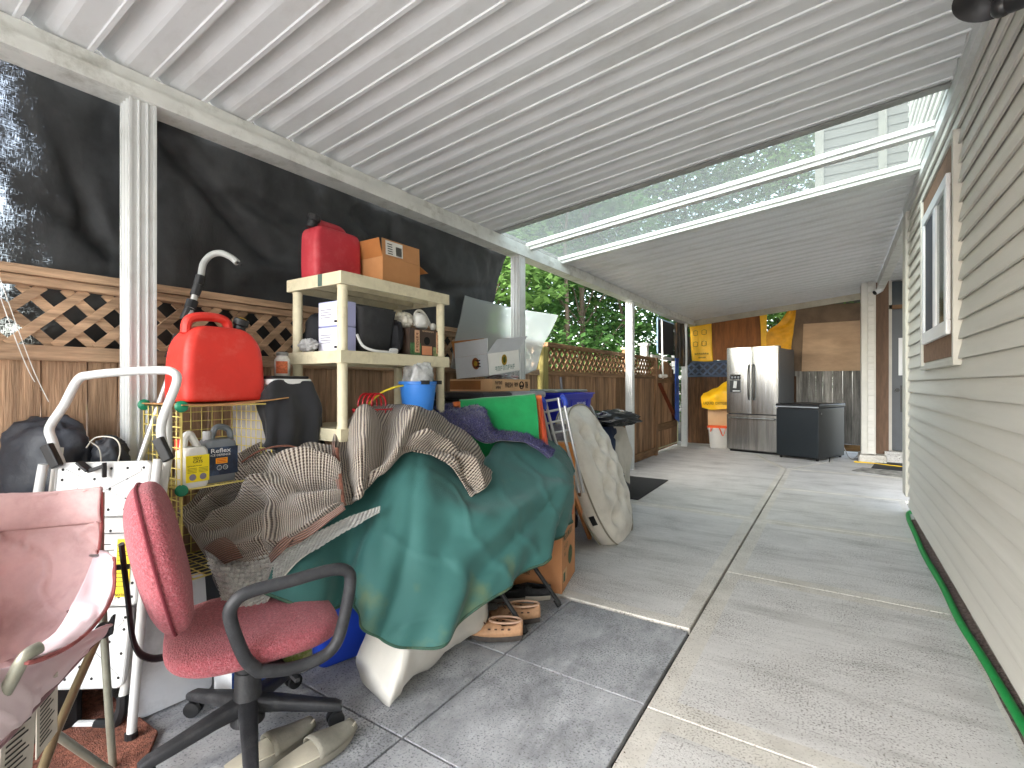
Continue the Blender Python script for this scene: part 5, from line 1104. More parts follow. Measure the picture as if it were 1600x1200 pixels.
for rows in ([[W(448,845,1.80),W(470,832,1.80),W(500,812,1.83),W(536,788,1.87)],[W(440,860,1.785),W(472,846,1.785),W(505,822,1.81),W(540,796,1.86)]],[[W(318,858,1.80),W(335,845,1.81),W(352,840,1.82)],[W(335,868,1.79),W(352,858,1.79),W(368,852,1.80)],[W(352,882,1.78),W(366,876,1.775),W(380,872,1.78)]],[[W(420,868,1.775),W(432,852,1.775),W(446,838,1.79)],[W(424,880,1.765),W(442,862,1.765),W(458,844,1.78)]]):
    drape('cuff', None, None, rows, RIB, 20, 14, None, .006, parent=bl1)
rows = [[W(545,668,2.42),W(575,638,2.46),W(620,632,2.52),W(668,640,2.6),W(705,660,2.66),W(745,695,2.7),(W(766,735,2.66))],
 [W(528,672,2.24),W(560,645,2.26),W(610,646,2.32),W(660,655,2.40),W(700,675,2.46),W(740,708,2.50),W(764,742,2.48)],
 [W(520,690,2.14),W(560,690,2.14),W(610,690,2.18),W(655,678,2.27),W(695,696,2.34),W(735,728,2.38),W(766,752,2.36)],
 [W(523,730,2.06),W(560,732,2.05),W(604,722,2.10),(W(640,698,2.21)),W(690,708,2.28),W(728,738,2.31),W(755,765,2.30)],
 [W(528,765,2.00),W(560,762,2.0),W(590,742,2.07),W(632,702,2.20),W(685,714,2.26),W(722,742,2.29),W(742,772,2.28)],
 [W(535,790,1.97),W(560,780,1.99),W(584,752,2.05),W(628,706,2.195),W(683,717,2.25),W(718,745,2.28),W(736,778,2.27)]]
bl2 = drape('striped_blanket', 'larger brown and cream striped blanket draped over the peak of the green cover', 'blanket', rows, STR2, 140, 110,
  lambda a,c,p,F=folds([(.08,.3,.10,1,.03,.04),(.22,.25,.16,1,-.03,.04),(.34,.1,.26,.9,.035,.05),(.45,.2,.36,.6,-.04,.035),(.5,.35,.75,.3,.035,.05),(.48,.45,.7,.42,-.035,.035),(.7,.5,.95,.75,.03,.05),(.78,.45,1,.6,-.03,.04),(.6,.1,.95,.3,.025,.06)], .012, 7): F(a,c,p)+min(1,6*a,5*c,5*(1-c))*.020*math.sin(a*19+c*5+6*noise.noise(p*2.6))+.010*noise.noise(p*10), .007)
drape('edge_band', None, None, [[W(519,690,2.12),W(522,730,2.04),W(528,768,1.98),W(535,791,1.95)],[W(524,690,2.115),W(528,730,2.035),W(534,768,1.975),W(541,790,1.945)]], RIB, 30, 4, None, .008, parent=bl2)
# grey chenille bath mat
GM = M('chenille_grey', (176,176,172), .95, var=.2, vs=30, tint=.12, sheen=.4)
rows = [[W(322,862,1.86),W(370,868,1.84),W(430,858,1.83),W(490,836,1.86),W(548,808,1.92),W(594,792,1.985)],[W(338,905,1.79),W(378,920,1.76),W(424,895,1.77),W(475,862,1.82),W(540,822,1.90),W(594,796,1.98)],[W(350,945,1.74),W(390,972,1.70),W(424,928,1.73),W(466,876,1.80),W(530,834,1.89),W(593,800,1.975)]]
g = surf(rows, 42, 17, folds([(.1,.2,.3,.9,-.03,.08),(.35,.2,.35,.9,.02,.06)], .006, 9))
b = MB(); b.grid(g); cm_ = b.build('chenille_mat', GM, smooth=True, solid=.006, ang=180); tag(cm_, 'grey bobbled chenille bath mat hanging below the striped blanket toward the red chair', 'bath mat')
b = MB()
for j in range(17):
    for i in range(41):
        p = g[j][i].lerp(g[j][i+1], .5); du = (g[j][i+1]-g[j][i]); dv = (g[min(j+1,16)][i]-g[max(j-1,0)][i]); n = du.cross(dv)
        if n.length < 1e-9: continue
        n.normalize(); n = -n if n.dot(CAM-p) < 0 else n
        l = dv.length/2 if 0 < j < 16 else dv.length; b.tint = random.random(); b.ell(p+n*.005, du.normalized(), dv.normalized(), n, du.length*.50, min(.0085,max(.003,l*.46)), .0075, 2, 7, 5)
o = b.build('bobbles', GM, cm_, smooth=True); o['kind'] = 'stuff'
b = MB(); b.tube([p for p in g[-1]], .004, 6); b.build('binding', M('mat_binding',(210,208,200),.8), cm_, smooth=True)
# purple shag rug
PUR = M('purple_shag', (74,72,122), .95, var=.3, vs=18, tint=.5, sheen=.5)
rows = [[W(680,660,2.95),W(690,640,3.0),W(715,634,3.05),W(745,645,3.05),W(770,668,3.0),W(790,668,3.08),W(820,672,3.1),W(845,690,3.05),W(866,705,3.0)],
 [W(668,648,2.72),W(684,640,2.78),W(710,648,2.8),W(740,660,2.82),(W(766,680,2.78)),W(792,676,2.86),W(822,684,2.88),W(845,698,2.86),W(862,712,2.84)],
 [W(676,664,2.66),W(692,664,2.66),W(715,672,2.68),W(738,680,2.70),W(758,692,2.72),W(790,688,2.78),W(820,692,2.80),W(842,704,2.79),W(858,716,2.79)]]
g = surf(rows, 70, 30, folds([(.35,.1,.42,.8,-.05,.08)], .012, 8)); b = MB(); b.grid(g); pr = b.build('shag_rug', PUR, smooth=True, solid=.012, ang=180); tag(pr, 'fluffy purple blue shag rug folded on top of the green cover', 'rug')
b = MB()
for _ in range(9000):
    i = random.randrange(69); j = random.randrange(29); a = random.random(); c = random.random()
    p = g[j][i]*(1-a)*(1-c)+g[j][i+1]*a*(1-c)+g[j+1][i]*(1-a)*c+g[j+1][i+1]*a*c
    n = (g[j][i+1]-g[j][i]).cross(g[j+1][i]-g[j][i])
    if n.length < 1e-9: continue
    n.normalize(); n = -n if n.dot(CAM-p) < 0 else n; d = (n+V((random.uniform(-.8,.8),random.uniform(-.8,.8),random.uniform(-.8,.4)))).normalized(); s = d.cross(V((random.random(),random.random(),random.random()))).normalized()*.0025
    b.tint = random.random(); q = p+n*.005; b.add([q-s,q+s,q+d*random.uniform(.012,.024)], [(0,1,2)])
o = b.build('pile', PUR, pr); o['kind'] = 'stuff'

# ------------------------------------------------------------------ shoes
def shoe(name, label, cat, loc, rot, L_, wdt, hgt, m, sole, insole, kind='slip', group=None):
    t = thing(name, label, cat, loc, rot, group)                  # toe toward +Y
    def outline(s, k=1.0):                                        # half width along the length s 0..1 (heel to toe)
        return wdt/2*k*(.80+.25*math.sin(s*math.pi*1.0-.2)+.12*max(0,s-.5))*math.sin(math.pi*min(1,max(.0,(s*.94+.035))))**.32
    def ring(z, k, lift=0):
        r = []
        for i in range(20):
            s = .5+.5*math.cos(math.pi*(1-i/19)); r.append(V((outline(s,k)+.006*math.sin(s*3), (s-.5)*L_, z+lift*max(0,s-.75)**2)))
        for i in range(18,0,-1):
            s = .5+.5*math.cos(math.pi*(1-i/19)); r.append(V((-outline(s,k)+.006*math.sin(s*3), (s-.5)*L_, z+lift*max(0,s-.75)**2)))
        return r
    b = MB(); b.loft([ring(0,.94,.3),ring(.006,1.02,.25),ring(.026,1.04,.2),ring(.030,1.0,.2)]); b.build('sole', sole, t, smooth=True, local=True, ang=50)
    n = 38; rings = []
    op0, op1 = (-.02,.52) if kind != 'slide' else (-.2,.40)
    def top(s): # upper height along the shoe
        base = hgt*(.98-.10*s) if s < .5 else hgt*(1-.62*((s-.45)/.55)**1.3)
        return base
    vs = []; M_ = 18; Nn = 12
    for i in range(M_+1):
        s = i/M_; y = (s-.5)*L_; hw = outline(min(.985,max(.015,s)))+.001; hh = top(s)
        openw = 0
        if op0 < s < op1: openw = .72*math.sin(math.pi*min(1,max(0,(s-op0)/(op1-op0))))**.5
        if kind == 'slide' and s < .40: hh = .034
        hh = max(hh, .034 if s < .40 else .046)
        row = []
        for k in range(Nn+1):
            w = math.pi*k/Nn; x = math.cos(w)*hw; z = .026+math.sin(w)**.7*(hh-.026)
            row.append(V((x+.006*math.sin(s*3), y, z)))
        vs.append((row, openw, hw))
    b = MB(); pts = []; keep = []
    for row, ow, hw in vs: pts += row
    fs = []
    for i in range(M_):
        for k in range(Nn):
            c = math.cos(math.pi*(k+.5)/Nn); ow = (vs[i][1]+vs[i+1][1])/2
            if abs(c) < ow and vs[i][1] > 0.02 or (kind == 'slide' and i/M_ < .42): continue
            fs.append((i*(Nn+1)+k, i*(Nn+1)+k+1, (i+1)*(Nn+1)+k+1, (i+1)*(Nn+1)+k))
    b.add(pts, fs); b.build('upper', m, t, smooth=True, local=True, solid=.004, ang=180)
    b = MB(); b.loft([ring(.030,.90,.2),ring(.034,.88,.2)]); b.build('insole', insole, t, smooth=True, local=True)
    return t, outline, top
TAN = M('tan_leather', (196,152,116), .6, var=.18, vs=20, bump=.15, bs=60, dirt=(120,86,62), dfac=.5, ds=22)
SOLD = M('dark_sole', (74,68,64), .8, var=.3, vs=30); INS = M('insole_tan', (150,112,88), .8, var=.2)
cw = WZ(775,1000); 
for k,(u,v) in enumerate(((776,1002),(806,975))):
    p = WZ(u,v); t, ol, tp = shoe('boat_shoe', ['tan leather boat shoe nearest the white bag','second tan boat shoe tucked behind the front one'][k], 'shoe', (p.x-.02,p.y+.02,0), R(121+5*k), .25, .096, .085, TAN, SOLD, INS, group='tan boat shoes')
    b = MB(); b.tube([V((math.cos(w)*.034*(1 if math.sin(w)>0 else 1), -.045+math.sin(w)*.075, .084)) for w in [k2*.3927 for k2 in range(16)]],.005,6,closed=True); b.build('collar', M('tan_collar',(206,170,146),.7,var=.15), t, smooth=True, local=True)
    b = MB()
    for s in (-1,1):
        for j in range(4): b.tube([V((s*(.043), -.07+.03*j, .060)), V((s*.0435,-.058+.03*j,.060))],.0035,5)
    b.tube(spline([(-.03,.045,.077),(-.01,.06,.086),(.012,.05,.088),(.03,.062,.078)],12),.003,5); b.tube(spline([(-.01,.06,.086),(-.025,.085,.078)],6),.003,5); b.tube(spline([(.012,.05,.088),(.02,.085,.08)],6),.003,5)
    b.build('lace', M('lace',(84,60,48),.7), t, local=True)
DKS = M('dark_canvas', (58,58,60), .8, var=.4, vs=40); WSOL = M('white_sole', (206,200,188), .6, var=.1)
p = WZ(842,945); shoe('slip_on_shoe', 'dark grey slip on shoe with white sole behind the table legs', 'shoe', (p.x-.10,p.y+.04,0), R(118), .26, .10, .075, DKS, WSOL, M('insole_dark',(40,38,38),.9))
p = WZ(800,955); shoe('slip_on_shoe', 'black slip on shoe beside the dark grey one under the cover', 'shoe', (p.x-.12,p.y+.08,0), R(120), .26, .10, .08, M('black_canvas',(34,33,34),.8,var=.3,vs=40), M('grey_sole',(130,126,122),.7), MC['insole_dark'])
SLP = M('slipper_taupe', (134,131,120), .85, var=.1, vs=30, bump=.25, bs=140)
for k,(u,v) in enumerate(((492,1142),(556,1146))):
    p = WZ(u,v)-V((.012,.135,0)); shoe('slipper', ['taupe slipper nearest the chair base hub','taupe slipper on the right of the pair under the chair'][k], 'slipper', (p.x-.01,p.y-.005,0), R(-6), .27, .095, .066, SLP, M('slipper_sole',(140,136,124),.85), M('slipper_lining',(190,184,166),.9), 'slide', group='taupe slippers')

# ------------------------------------------------------------------ cartons and things right of the shelf
KR = M('kraft_orange', (196,138,94), .8, var=.08, vs=6, bump=.03, dirt=(150,98,64), dfac=.4)
KR2 = M('kraft_pale', (206,166,124), .8, var=.08, vs=6, dirt=(160,120,84), dfac=.4)
INKG = M('ink_green', (60,84,58), .7); INKO = M('ink_orange', (206,92,48), .7)
mb_ = thing('moving_box', 'tall kraft moving carton reading MEDIUM BOX under the right end of the cover', 'cardboard box', (-1.45,2.62,0))
p0, p1 = V((-1.275,2.455,0)), V((-1.363,2.80,0)); e = p1-p0; sd = V((-e.y,e.x,0)).normalized(); H = .60
b = MB(); b.obox(p0+V((0,0,.002)), e, sd*.34, V((0,0,H))); b.build('carton_body', KR, mb_, bevel=.004)
n = V((e.y,-e.x,0)).normalized(); L_ = e.length; ed = e.normalized()
text('printed_text','MEDIUM BOX',.052,p0+ed*.03+V((0,0,.285))+n*.001,ed,Z1,INKG,mb_,sx=.72); text('printed_text','3.1 CU.FT.',.034,p0+ed*.04+V((0,0,.235))+n*.001,ed,Z1,INKG,mb_,sx=.7); text('printed_text','88 L',.03,p0+ed*.05+V((0,0,.195))+n*.001,ed,Z1,INKG,mb_,sx=.7)
f = MB(); q = p0+ed*.10+V((0,0,.38))+n*.001
for (a,c_) in (((0,0),(.2,.008)),((0,.092),(.2,.008))): f.obox(q+ed*a[0]+Z1*a[1], ed*c_[0], Z1*c_[1], n*.0008)
f.obox(q, ed*.008, Z1*.1, n*.0008); f.obox(q+ed*.192, ed*.008, Z1*.1, n*.0008); f.build('printed_frame', INKO, mb_)
f = MB(); f.obox(q+ed*.10+V((0,0,.12)), ed*.10, Z1*.07, n*.0008); f.build('printed_patch', M('ink_green_block',(112,120,84),.7), mb_)
f = MB(); f.lathe([(.0001,.001),(.055,.001)], p0+ed*.21+V((0,0,.16))+n*.0005, 20, n); f.build('printed_badge', M('ink_green_badge',(92,116,80),.7,var=.5,vs=50), mb_)
f = MB(); f.obox(p0+ed*.02+V((0,0,.05))+n*.001, ed*.10, Z1*.07, n*.0008); f.build('printed_patch', KR2, mb_)
f = MB(); f.obox(p0+ed*.03+V((0,0,.055))+n*.002, ed*.04, Z1*.05, n*.0008); f.build('printed_mark', INKG, mb_)
lx = -sd
for k,s in enumerate(('SELF','WHEN MOVING!','Your Bundle','and You\'ll','Save 10% on','Boxes!')): text('printed_text', s, .034, p0+sd*.25+V((0,0,.30-.042*k))-ed*.001, -sd, Z1, INK, mb_, sx=.7)
# storage stack with white fruit carton and tray
st = thing('storage_tote', 'black and grey lidded tote under the cardboard tray', 'tote', (-2.1,2.9,0))
b = MB(); b.box((-2.38,2.58,.0),(-1.93,3.36,1.06)); b.build('tub', M('black_bin2',(34,35,38),.5,var=.15), st, bevel=.03)
b = MB(); b.box((-2.41,2.55,1.062),(-1.90,2.92,1.115)); b.build('lid', M('black_lid2',(44,46,50),.4), st, bevel=.02)
b = MB(); b.box((-2.41,2.925,1.062),(-1.90,3.40,1.115)); b.build('lid', M('grey_lid',(150,152,158),.45), st, bevel=.02)
ty = thing('cardboard_tray', 'printed kraft tray of odds and ends on the tote lid', 'carton', (-2.15,3.0,1.117))
b = MB(); za, zb = 1.118, 1.205; x0,x1,y0,y1 = -2.36,-1.98,2.78,3.28; th=.004
b.box((x0,y0,za),(x1,y1,za+th)); b.box((x1-th,y0,za+th),(x1,y1,zb)); b.box((x0,y0,za+th),(x0+th,y1,zb)); b.box((x0+th,y0,za+th),(x1-th,y0+th,zb)); b.box((x0+th,y1-th,za+th),(x1-th,y1,zb)); b.build('carton_body', KR2, ty)
q = V((x1,y0,za)); marks('printed_marks',q+V((.001,.03,.048)),Y1,Z1,INK,ty,6,.09,.024); marks('printed_marks',q+V((.001,.04,.016)),Y1,Z1,INK,ty,4,.06,.022); text('printed_text','FRESH',.05,q+V((.001,.15,.028)),Y1,Z1,INK,ty,sx=.75); marks('printed_marks',q+V((.001,.275,.032)),Y1,Z1,INK,ty,3,.055,.03); marks('printed_marks',q+V((.001,.43,.02)),Y1,Z1,INK,ty,2,.04,.05)
f = MB(); f.tube([q+V((.002,.375+.026*math.cos(k*.5236),.043+.026*math.sin(k*.5236))) for k in range(12)],.004,5,closed=True); f.obox(q+V((.001,.35,.03)),(0,.05,0),(0,0,.012),(.001,0,0)); f.build('printed_badge', INK, ty)
b = MB(); b.box((x0,y0-.0016,za+.012),(x1-.1,y0-.0004,za+.075)); b.build('printed_panel', M('kraft_dark',(140,92,52),.8,var=.2), ty)
lump('clutter_bundle', 'bundle of red and white plastic odds in the cardboard tray', 'bundle', V((-2.12,3.10,1.205)), .13,.12,.035, M('clutter_mix',(190,188,190),.4,var=.4,vs=20,dirt=(200,60,40),dfac=.9,ds=14), 2, .4, 3, 7)
fb = thing('fruit_carton', 'open white fruit carton with coloured emblem tilted on the tray', 'carton', (-2.1,2.95,1.21))
WCB = M('white_carton', (196,200,206), .7, var=.06, vs=5); WCF = M('white_carton_bright', (224,224,220), .7, var=.04)
A0 = V((-1.98,2.74,1.225)); ey = V((.04,.335,.045)); ez = V((.0,-.02,.15)); ex = V((-.30,.02,-.02))
b = MB(); t_ = .004; b.obox(A0, ey, ez, ex.normalized()*t_); b.build('front_panel', WCF, fb)
b = MB(); b.obox(A0, ex, ez*1.0, ey.normalized()*t_); b.obox(A0+ey, ex, ez, -ey.normalized()*t_); b.obox(A0+ex, ey, ez, -ex.normalized()*t_); b.obox(A0, ex, ey, ez.normalized()*t_); b.build('carton_body', WCB, fb)
b = MB(); b.obox(A0+ez*1.005, ey*.98, V((.05,.05,.10)), ex.normalized()*t_); b.build('flap', WCB, fb)
b = MB(); b.obox(A0+ez*1.005+ex, -ex, V((.03,-.04,.10)), ey.normalized()*t_); b.build('flap', WCB, fb)
b = MB(); b.obox(A0+ez*1.005+ex, ey, V((-.03,.0,.12)), ex.normalized()*t_); b.build('flap', CARDI, fb)
nF = ey.cross(ez).normalized(); nF = -nF if nF.dot(CAM-A0) < 0 else nF
q = A0+ey*.5+ez*.62; f = MB(); f.lathe([(.0001,.0015),(.03,.0015)], q, 16, nF, 1.3); f.build('emblem', M('emblem_gold',(206,170,60),.6,var=.4,vs=60), fb); f = MB(); f.lathe([(.0001,.0025),(.014,.0025)], q, 12, nF, 1.7); f.build('emblem_leaf', M('emblem_green',(110,130,50),.6,var=.4,vs=60), fb)
marks('printed_marks',A0+ey*.2+ez*.14,ey,ez,M('ink_sage',(140,160,154),.7),fb,8,.22,.034)
nS = ex.cross(ez).normalized(); nS = -nS if nS.dot(CAM-A0) < 0 else nS
q = A0+ex*.36+ez*.62; f = MB(); f.lathe([(.0001,.0015),(.034,.0015)], q, 16, nS, 1.2); f.build('emblem', M('emblem_brown',(150,86,46),.6,var=.5,vs=50), fb); f = MB(); f.lathe([(.0001,.0025),(.016,.0025)], q, 12, nS, 1.2); f.build('emblem_leaf', MC['emblem_gold'], fb)
f = MB()
for k in range(3): f.obox(A0+ex*.22+ez*(.72-.14*k)+nS*.0012, ex*.14, ez*.05, nS*.0006)
f.build('small_print', INK, fb)
# clear sheet
CS = bpy.data.materials.new('clear_plastic_film'); CS.use_nodes = True; N, L = CS.node_tree.nodes, CS.node_tree.links
pb = N['Principled BSDF']; pb.inputs['Base Color'].default_value = (.62,.65,.64,1); pb.inputs['Roughness'].default_value = .22; tr = N.new('ShaderNodeBsdfTransparent'); tr.inputs[0].default_value = (.92,.94,.93,1); tl = N.new('ShaderNodeBsdfTranslucent'); tl.inputs[0].default_value = (.7,.74,.72,1); m0 = N.new('ShaderNodeMixShader'); m0.inputs[0].default_value = .45; ms = N.new('ShaderNodeMixShader'); ms.inputs[0].default_value = .52; L.new(pb.outputs[0], m0.inputs[1]); L.new(tl.outputs[0], m0.inputs[2]); L.new(tr.outputs[0], ms.inputs[1]); L.new(m0.outputs[0], ms.inputs[2]); L.new(ms.outputs[0], N['Material Output'].inputs[0])
rows = [[WX(727,462,-2.44),WX(770,474,-2.43),WX(815,484,-2.45),WX(873,493,-2.45)],[WX(718,500,-2.40),WX(768,515,-2.40),WX(812,522,-2.43),WX(860,518,-2.44)],[WX(708,545,-2.34),WX(765,560,-2.36),WX(808,560,-2.42),WX(848,545,-2.44)],[WX(704,575,-2.28),WX(765,592,-2.33),WX(806,590,-2.42),WX(838,578,-2.44)]]
drape('clear_sheet', 'bent sheet of clear corrugated plastic standing against the fence behind the second post', 'plastic sheet', rows, CS, 40, 24, lambda a,c,p: .012*noise.noise(p*5)+.010*math.sin(a*44)*max(0,c-.55), .003)
# rack with green cloth
rk = thing('wooden_rack', 'orange wooden folding rack under the green felt cloth', 'rack', (-1.75,2.5,0))
OW = M('orange_wood', (206,110,56), .5, var=.2, vs=6, stretch=(8,8,1)); A_, B2 = W(716,632,2.90), W(838,622,3.02)
b = MB(); b.tube([A_+(A_-B2).normalized()*.03, B2+(B2-A_).normalized()*.03],.016,12); b.build('top_rail', OW, rk, smooth=True)
for P, off in ((A_,-.16),(A_,.16),(B2,-.16),(B2,.16)):
    b = MB(); b.bar(P+V((0,0,-.01)), V((P.x+off*.9, P.y-off*.3, 0)), .02,.034); b.build('leg', OW, rk)
nb = (B2-A_).cross(Z1).normalized(); nb = -nb if nb.dot(CAM-A_) < 0 else nb
up_ = Z1*.02; P0 = [A_.lerp(B2,t) for t in (.02,.35,.7,.98)]
rows = [[p-nb*.10-Z1*.30 for p in P0],[p-nb*.03-Z1*.02 for p in P0],[p+up_ for p in P0],[p+nb*.03-Z1*.02 for p in P0],[p+nb*.07-Z1*.16 for p in P0],[p+nb*.09-Z1*.34 for p in P0]]
drape('green_cloth', 'bright green felt cloth hung over the wooden rack', 'cloth', rows, M('green_felt',(22,140,78),.95,var=.15,vs=9,bump=.2,bs=120,sheen=.4), 44, 50, lambda a,c,p: .012*math.sin(a*17+1)*max(0,c-.5)+.004*noise.noise(p*12), .008)
b = MB(); b.bar(W(842,618,3.05), W(852,690,2.98), .03,.018); b.bar(W(852,690,2.98), W(862,760,2.9), .03,.018); tag(b.build('painted_plank', M('orange_red_paint',(206,84,50),.5)), 'red orange painted slat standing between green cloth and hand cart', 'slat')
# hand cart
hc = thing('hand_cart', 'grey tube luggage cart with blue corners beside the recycling bins', 'cart', (-1.75,3.0,0))
CH = M('cart_tube', (176,178,180), .3, metal=.6, var=.08); BC = M('blue_corner', (44,72,180), .4)
qd = lambda u,v: W(u,v,3.22)
for P in ([(845,628),(860,690),(885,780)],[(852,628),(868,690),(896,780)],[(872,622),(884,690),(905,770)],[(880,624),(892,680),(912,770)]):
    b = MB(); b.tube([qd(u,v) for u,v in P],.010,8); b.build('tube', CH, hc, smooth=True)
for (u0,v0),(u1,v1) in (((847,628),(878,623)),((850,645),(884,638)),((856,662),(888,655)),((862,678),(890,672))):
    b = MB(); b.tube([qd(u0,v0),qd(u1,v1)],.008,8); b.build('rung', CH, hc, smooth=True)
for (u,v),(u1,v1) in (((845,623),(851,640)),((876,619),(884,634))):
    b = MB(); b.tube(spline([qd(u,v),qd((u+u1)/2+2,(v+v1)/2-2),qd(u1,v1)],8),.018,10); b.build('corner', BC, hc, smooth=True)
b = MB(); pc = qd(888,672); b.cbox(W(872,676,3.36), AR, AF, Z1, .055,.01,.055); tag(b.build('grey_cushion_cover', M('grey_grid_cloth',(120,118,128),.9,var=.3,vs=30)), 'grey checked cloth panel behind the cart rungs', 'cloth')
b = MB(); b.obox(W(862,740,3.35), AR*.16, AF*.1, Z1*.2); tag(b.build('orange_crate', M('orange_crate',(214,138,66),.5,var=.1), bevel=.01), 'small orange box between the cart and the beige cushion', 'box')
# recycling bins
def rbin(name, label, c, ly, lx, h, m, zb):
    t = thing(name, label, 'recycling bin', (c[0],c[1],zb)); b = MB(); c = V((c[0],c[1],zb)); R_ = lambda z,k: rrect(c+V((0,0,z)), X1, Y1, lx/2+k, ly/2+k, .035, 5)
    b.loft([R_(0,-.045),R_(.02,-.042),(R_(h-.05,-.008)),R_(h-.048,.004),R_(h-.012,.010),R_(h-.010,.022),R_(h,.022),R_(h,.002),R_(.03,-.045)]); b.build('tub', m, t, smooth=True, ang=35)
    b = MB()
    for s in (-.30,-.18,.18,.30): b.bar(c+V((lx/2-.04,s*ly,.03)), c+V((lx/2-.006,s*ly*1.05,h-.06)), .02,.012)
    b.build('rib', m, t); return t, c
RB = M('recycle_blue', (36,44,176), .4, var=.06)
t, c = rbin('recycling_bin', 'blue recycling bin with white triangle symbol against the fence', (-2.14,4.02), .62,.44,.42, RB, .67)
q = c+V((.44/2-.006,.06,.23)); f = MB()
for k in range(3):
    w = R(90+120*k); d = V((0,math.cos(w),math.sin(w))); s_ = V((0,-d.z,d.y)); f.bar(q+d*.030-s_*.040, q+d*.030+s_*.026, .022,.004,up=X1); a = q+d*.030+s_*.026
    f.add([a-d*.022,a+d*.022,a+s_*.028,a-d*.022+X1*.004,a+d*.022+X1*.004,a+s_*.028+X1*.004],[(0,1,2),(5,4,3),(0,3,4,1),(1,4,5,2),(2,5,3,0)])
f.build('recycling_symbol', WHITE, t); text('printed_text','RECYCLING',.034,q+V((.006,-.10,.085)),Y1,Z1,WHITE,t)
rbin('recycling_bin', 'second blue recycling bin stacked under the one with the symbol', (-2.15,4.03), .62,.44,.42, RB, .2505)
gb_ = thing('grey_tote', 'grey base tote under the stacked blue bins', 'tote', (-2.14,4.0,0)); b = MB(); b.box((-2.38,3.70,0),(-1.92,4.34,.25)); b.build('tub', M('tote_grey',(120,122,126),.5), gb_, bevel=.02)
b = MB(); b.box((-2.39,3.69,1.095),(-1.96,4.30,1.12)); tag(b.build('grey_lid_board', M('lid_grey_green',(136,142,134),.5), bevel=.01), 'grey lid lying across the upper blue bin', 'lid')
b = MB(); b.tube([WX(876,590,-2.42),WX(880,640,-2.38)],.014,8); tag(b.build('broom', M('grey_handle',(112,112,118),.4)), 'grey broom handle leaning on the fence behind the bins', 'broom handle')
# beige tufted dog bed
BED = M('beige_canvas', (214,208,197), .9, var=.08, vs=5, bump=.2, bs=18, sheen=.2, dirt=(150,138,122), dfac=.4, ds=6)
e1 = V((-.34,-.10,.93)).normalized(); e2 = V((-.10,1,.03)); e2 = (e2-e1*e2.dot(e1)).normalized(); nn = e2.cross(e1).normalized(); nn = nn if nn.x > 0 else -nn
cen = V((-1.565,3.62,.475)); A1, A2, TH_ = .53, .40, .08
def sup(w, e=2.6): return math.copysign(abs(math.cos(w))**(2/e), math.cos(w)), math.copysign(abs(math.sin(w))**(2/e), math.sin(w))
tuf = [(x*.30*A1*2.0, y*.5*A2*1.1) for x in (-1,-.33,.33,1) for y in (-.8,.8)]+[(x*A1*.62, 0) for x in (-.66,0,.66)]
b = MB(); vs = []; nr, nw = 22, 72; prof = []
for j in range(nr+1):
    s = j/nr; row = []
    for k in range(nw):
        cx, sy = sup(2*math.pi*k/nw); x, y = cx*A1*s, sy*A2*s; h_ = TH_*(1-.55*s**6)+.05*(1-s*s)
        for tx, ty_ in tuf: h_ -= .075*math.exp(-(((x-tx)**2+(y-ty_)**2)/.0036))
        h_ += .02*noise.noise(V((x*11,y*11,5)))*s+.008*noise.noise(V((x*34,y*34,8)))
        row.append(cen+e1*x+e2*y+nn*h_)
    prof.append(row)
rim = []
for q in ((1.035,.4),(1.05,-.1),(1.045,-.7),(1.0,-1)): rim.append([cen+e1*sup(2*math.pi*k/nw)[0]*A1*q[0]+e2*sup(2*math.pi*k/nw)[1]*A2*q[0]+nn*TH_*q[1]+nn*.004*noise.noise(V((k*.5,q[1]*9,2))) for k in range(nw)])
b.loft(prof+rim, cap=True); bed = b.build('dog_bed', BED, smooth=True, ang=180); tag(bed, 'round beige tufted cushion bed standing on edge against the bins', 'cushion')
for s_,h_ in ((1.045,.43),(1.05,-.85)):
    b = MB(); b.tube([cen+e1*sup(2*math.pi*k/nw)[0]*A1*s_+e2*sup(2*math.pi*k/nw)[1]*A2*s_+nn*TH_*h_ for k in range(nw)],.006,6,closed=True); b.build('piping', M('beige_piping',(150,142,126),.9), bed, smooth=True)
b = MB(); w0 = R(180+52); pts = []
ka = [cen+e1*sup(w)[0]*A1*1.058+e2*sup(w)[1]*A2*1.058+nn*TH_*h2 for w,h2 in ((R(252),.12),(R(244),.12),(R(244),-.38),(R(252),-.38))]
b.add(ka,[(0,1,2,3)]); b.build('brand_tag', BLACK, bed, solid=.003)
b = MB(); b.bar(W(894,765,3.35), WZ(922,842), .022,.035); tag(b.build('wooden_plank', M('pine_leg',(190,128,80),.55,var=.15,vs=5,stretch=(6,6,1))), 'slanting pine wood leg beside the moving carton', 'wooden leg')
b = MB(); b.bar(W(905,770,3.5), WZ(938,825), .018,.03); tag(b.build('wooden_plank', M('dark_leg',(120,86,60),.6)), 'darker wooden leg behind the beige cushion', 'wooden leg')
lump('black_sack', 'dark lumpy sack on the ground behind the pine leg', 'sack', V((-1.75,3.25,.16)), .16,.18,.16, DKB, 2.3, .2, 2, 11)
_n0 = len(bpy.data.objects); _before = set(o.name for o in bpy.data.objects)
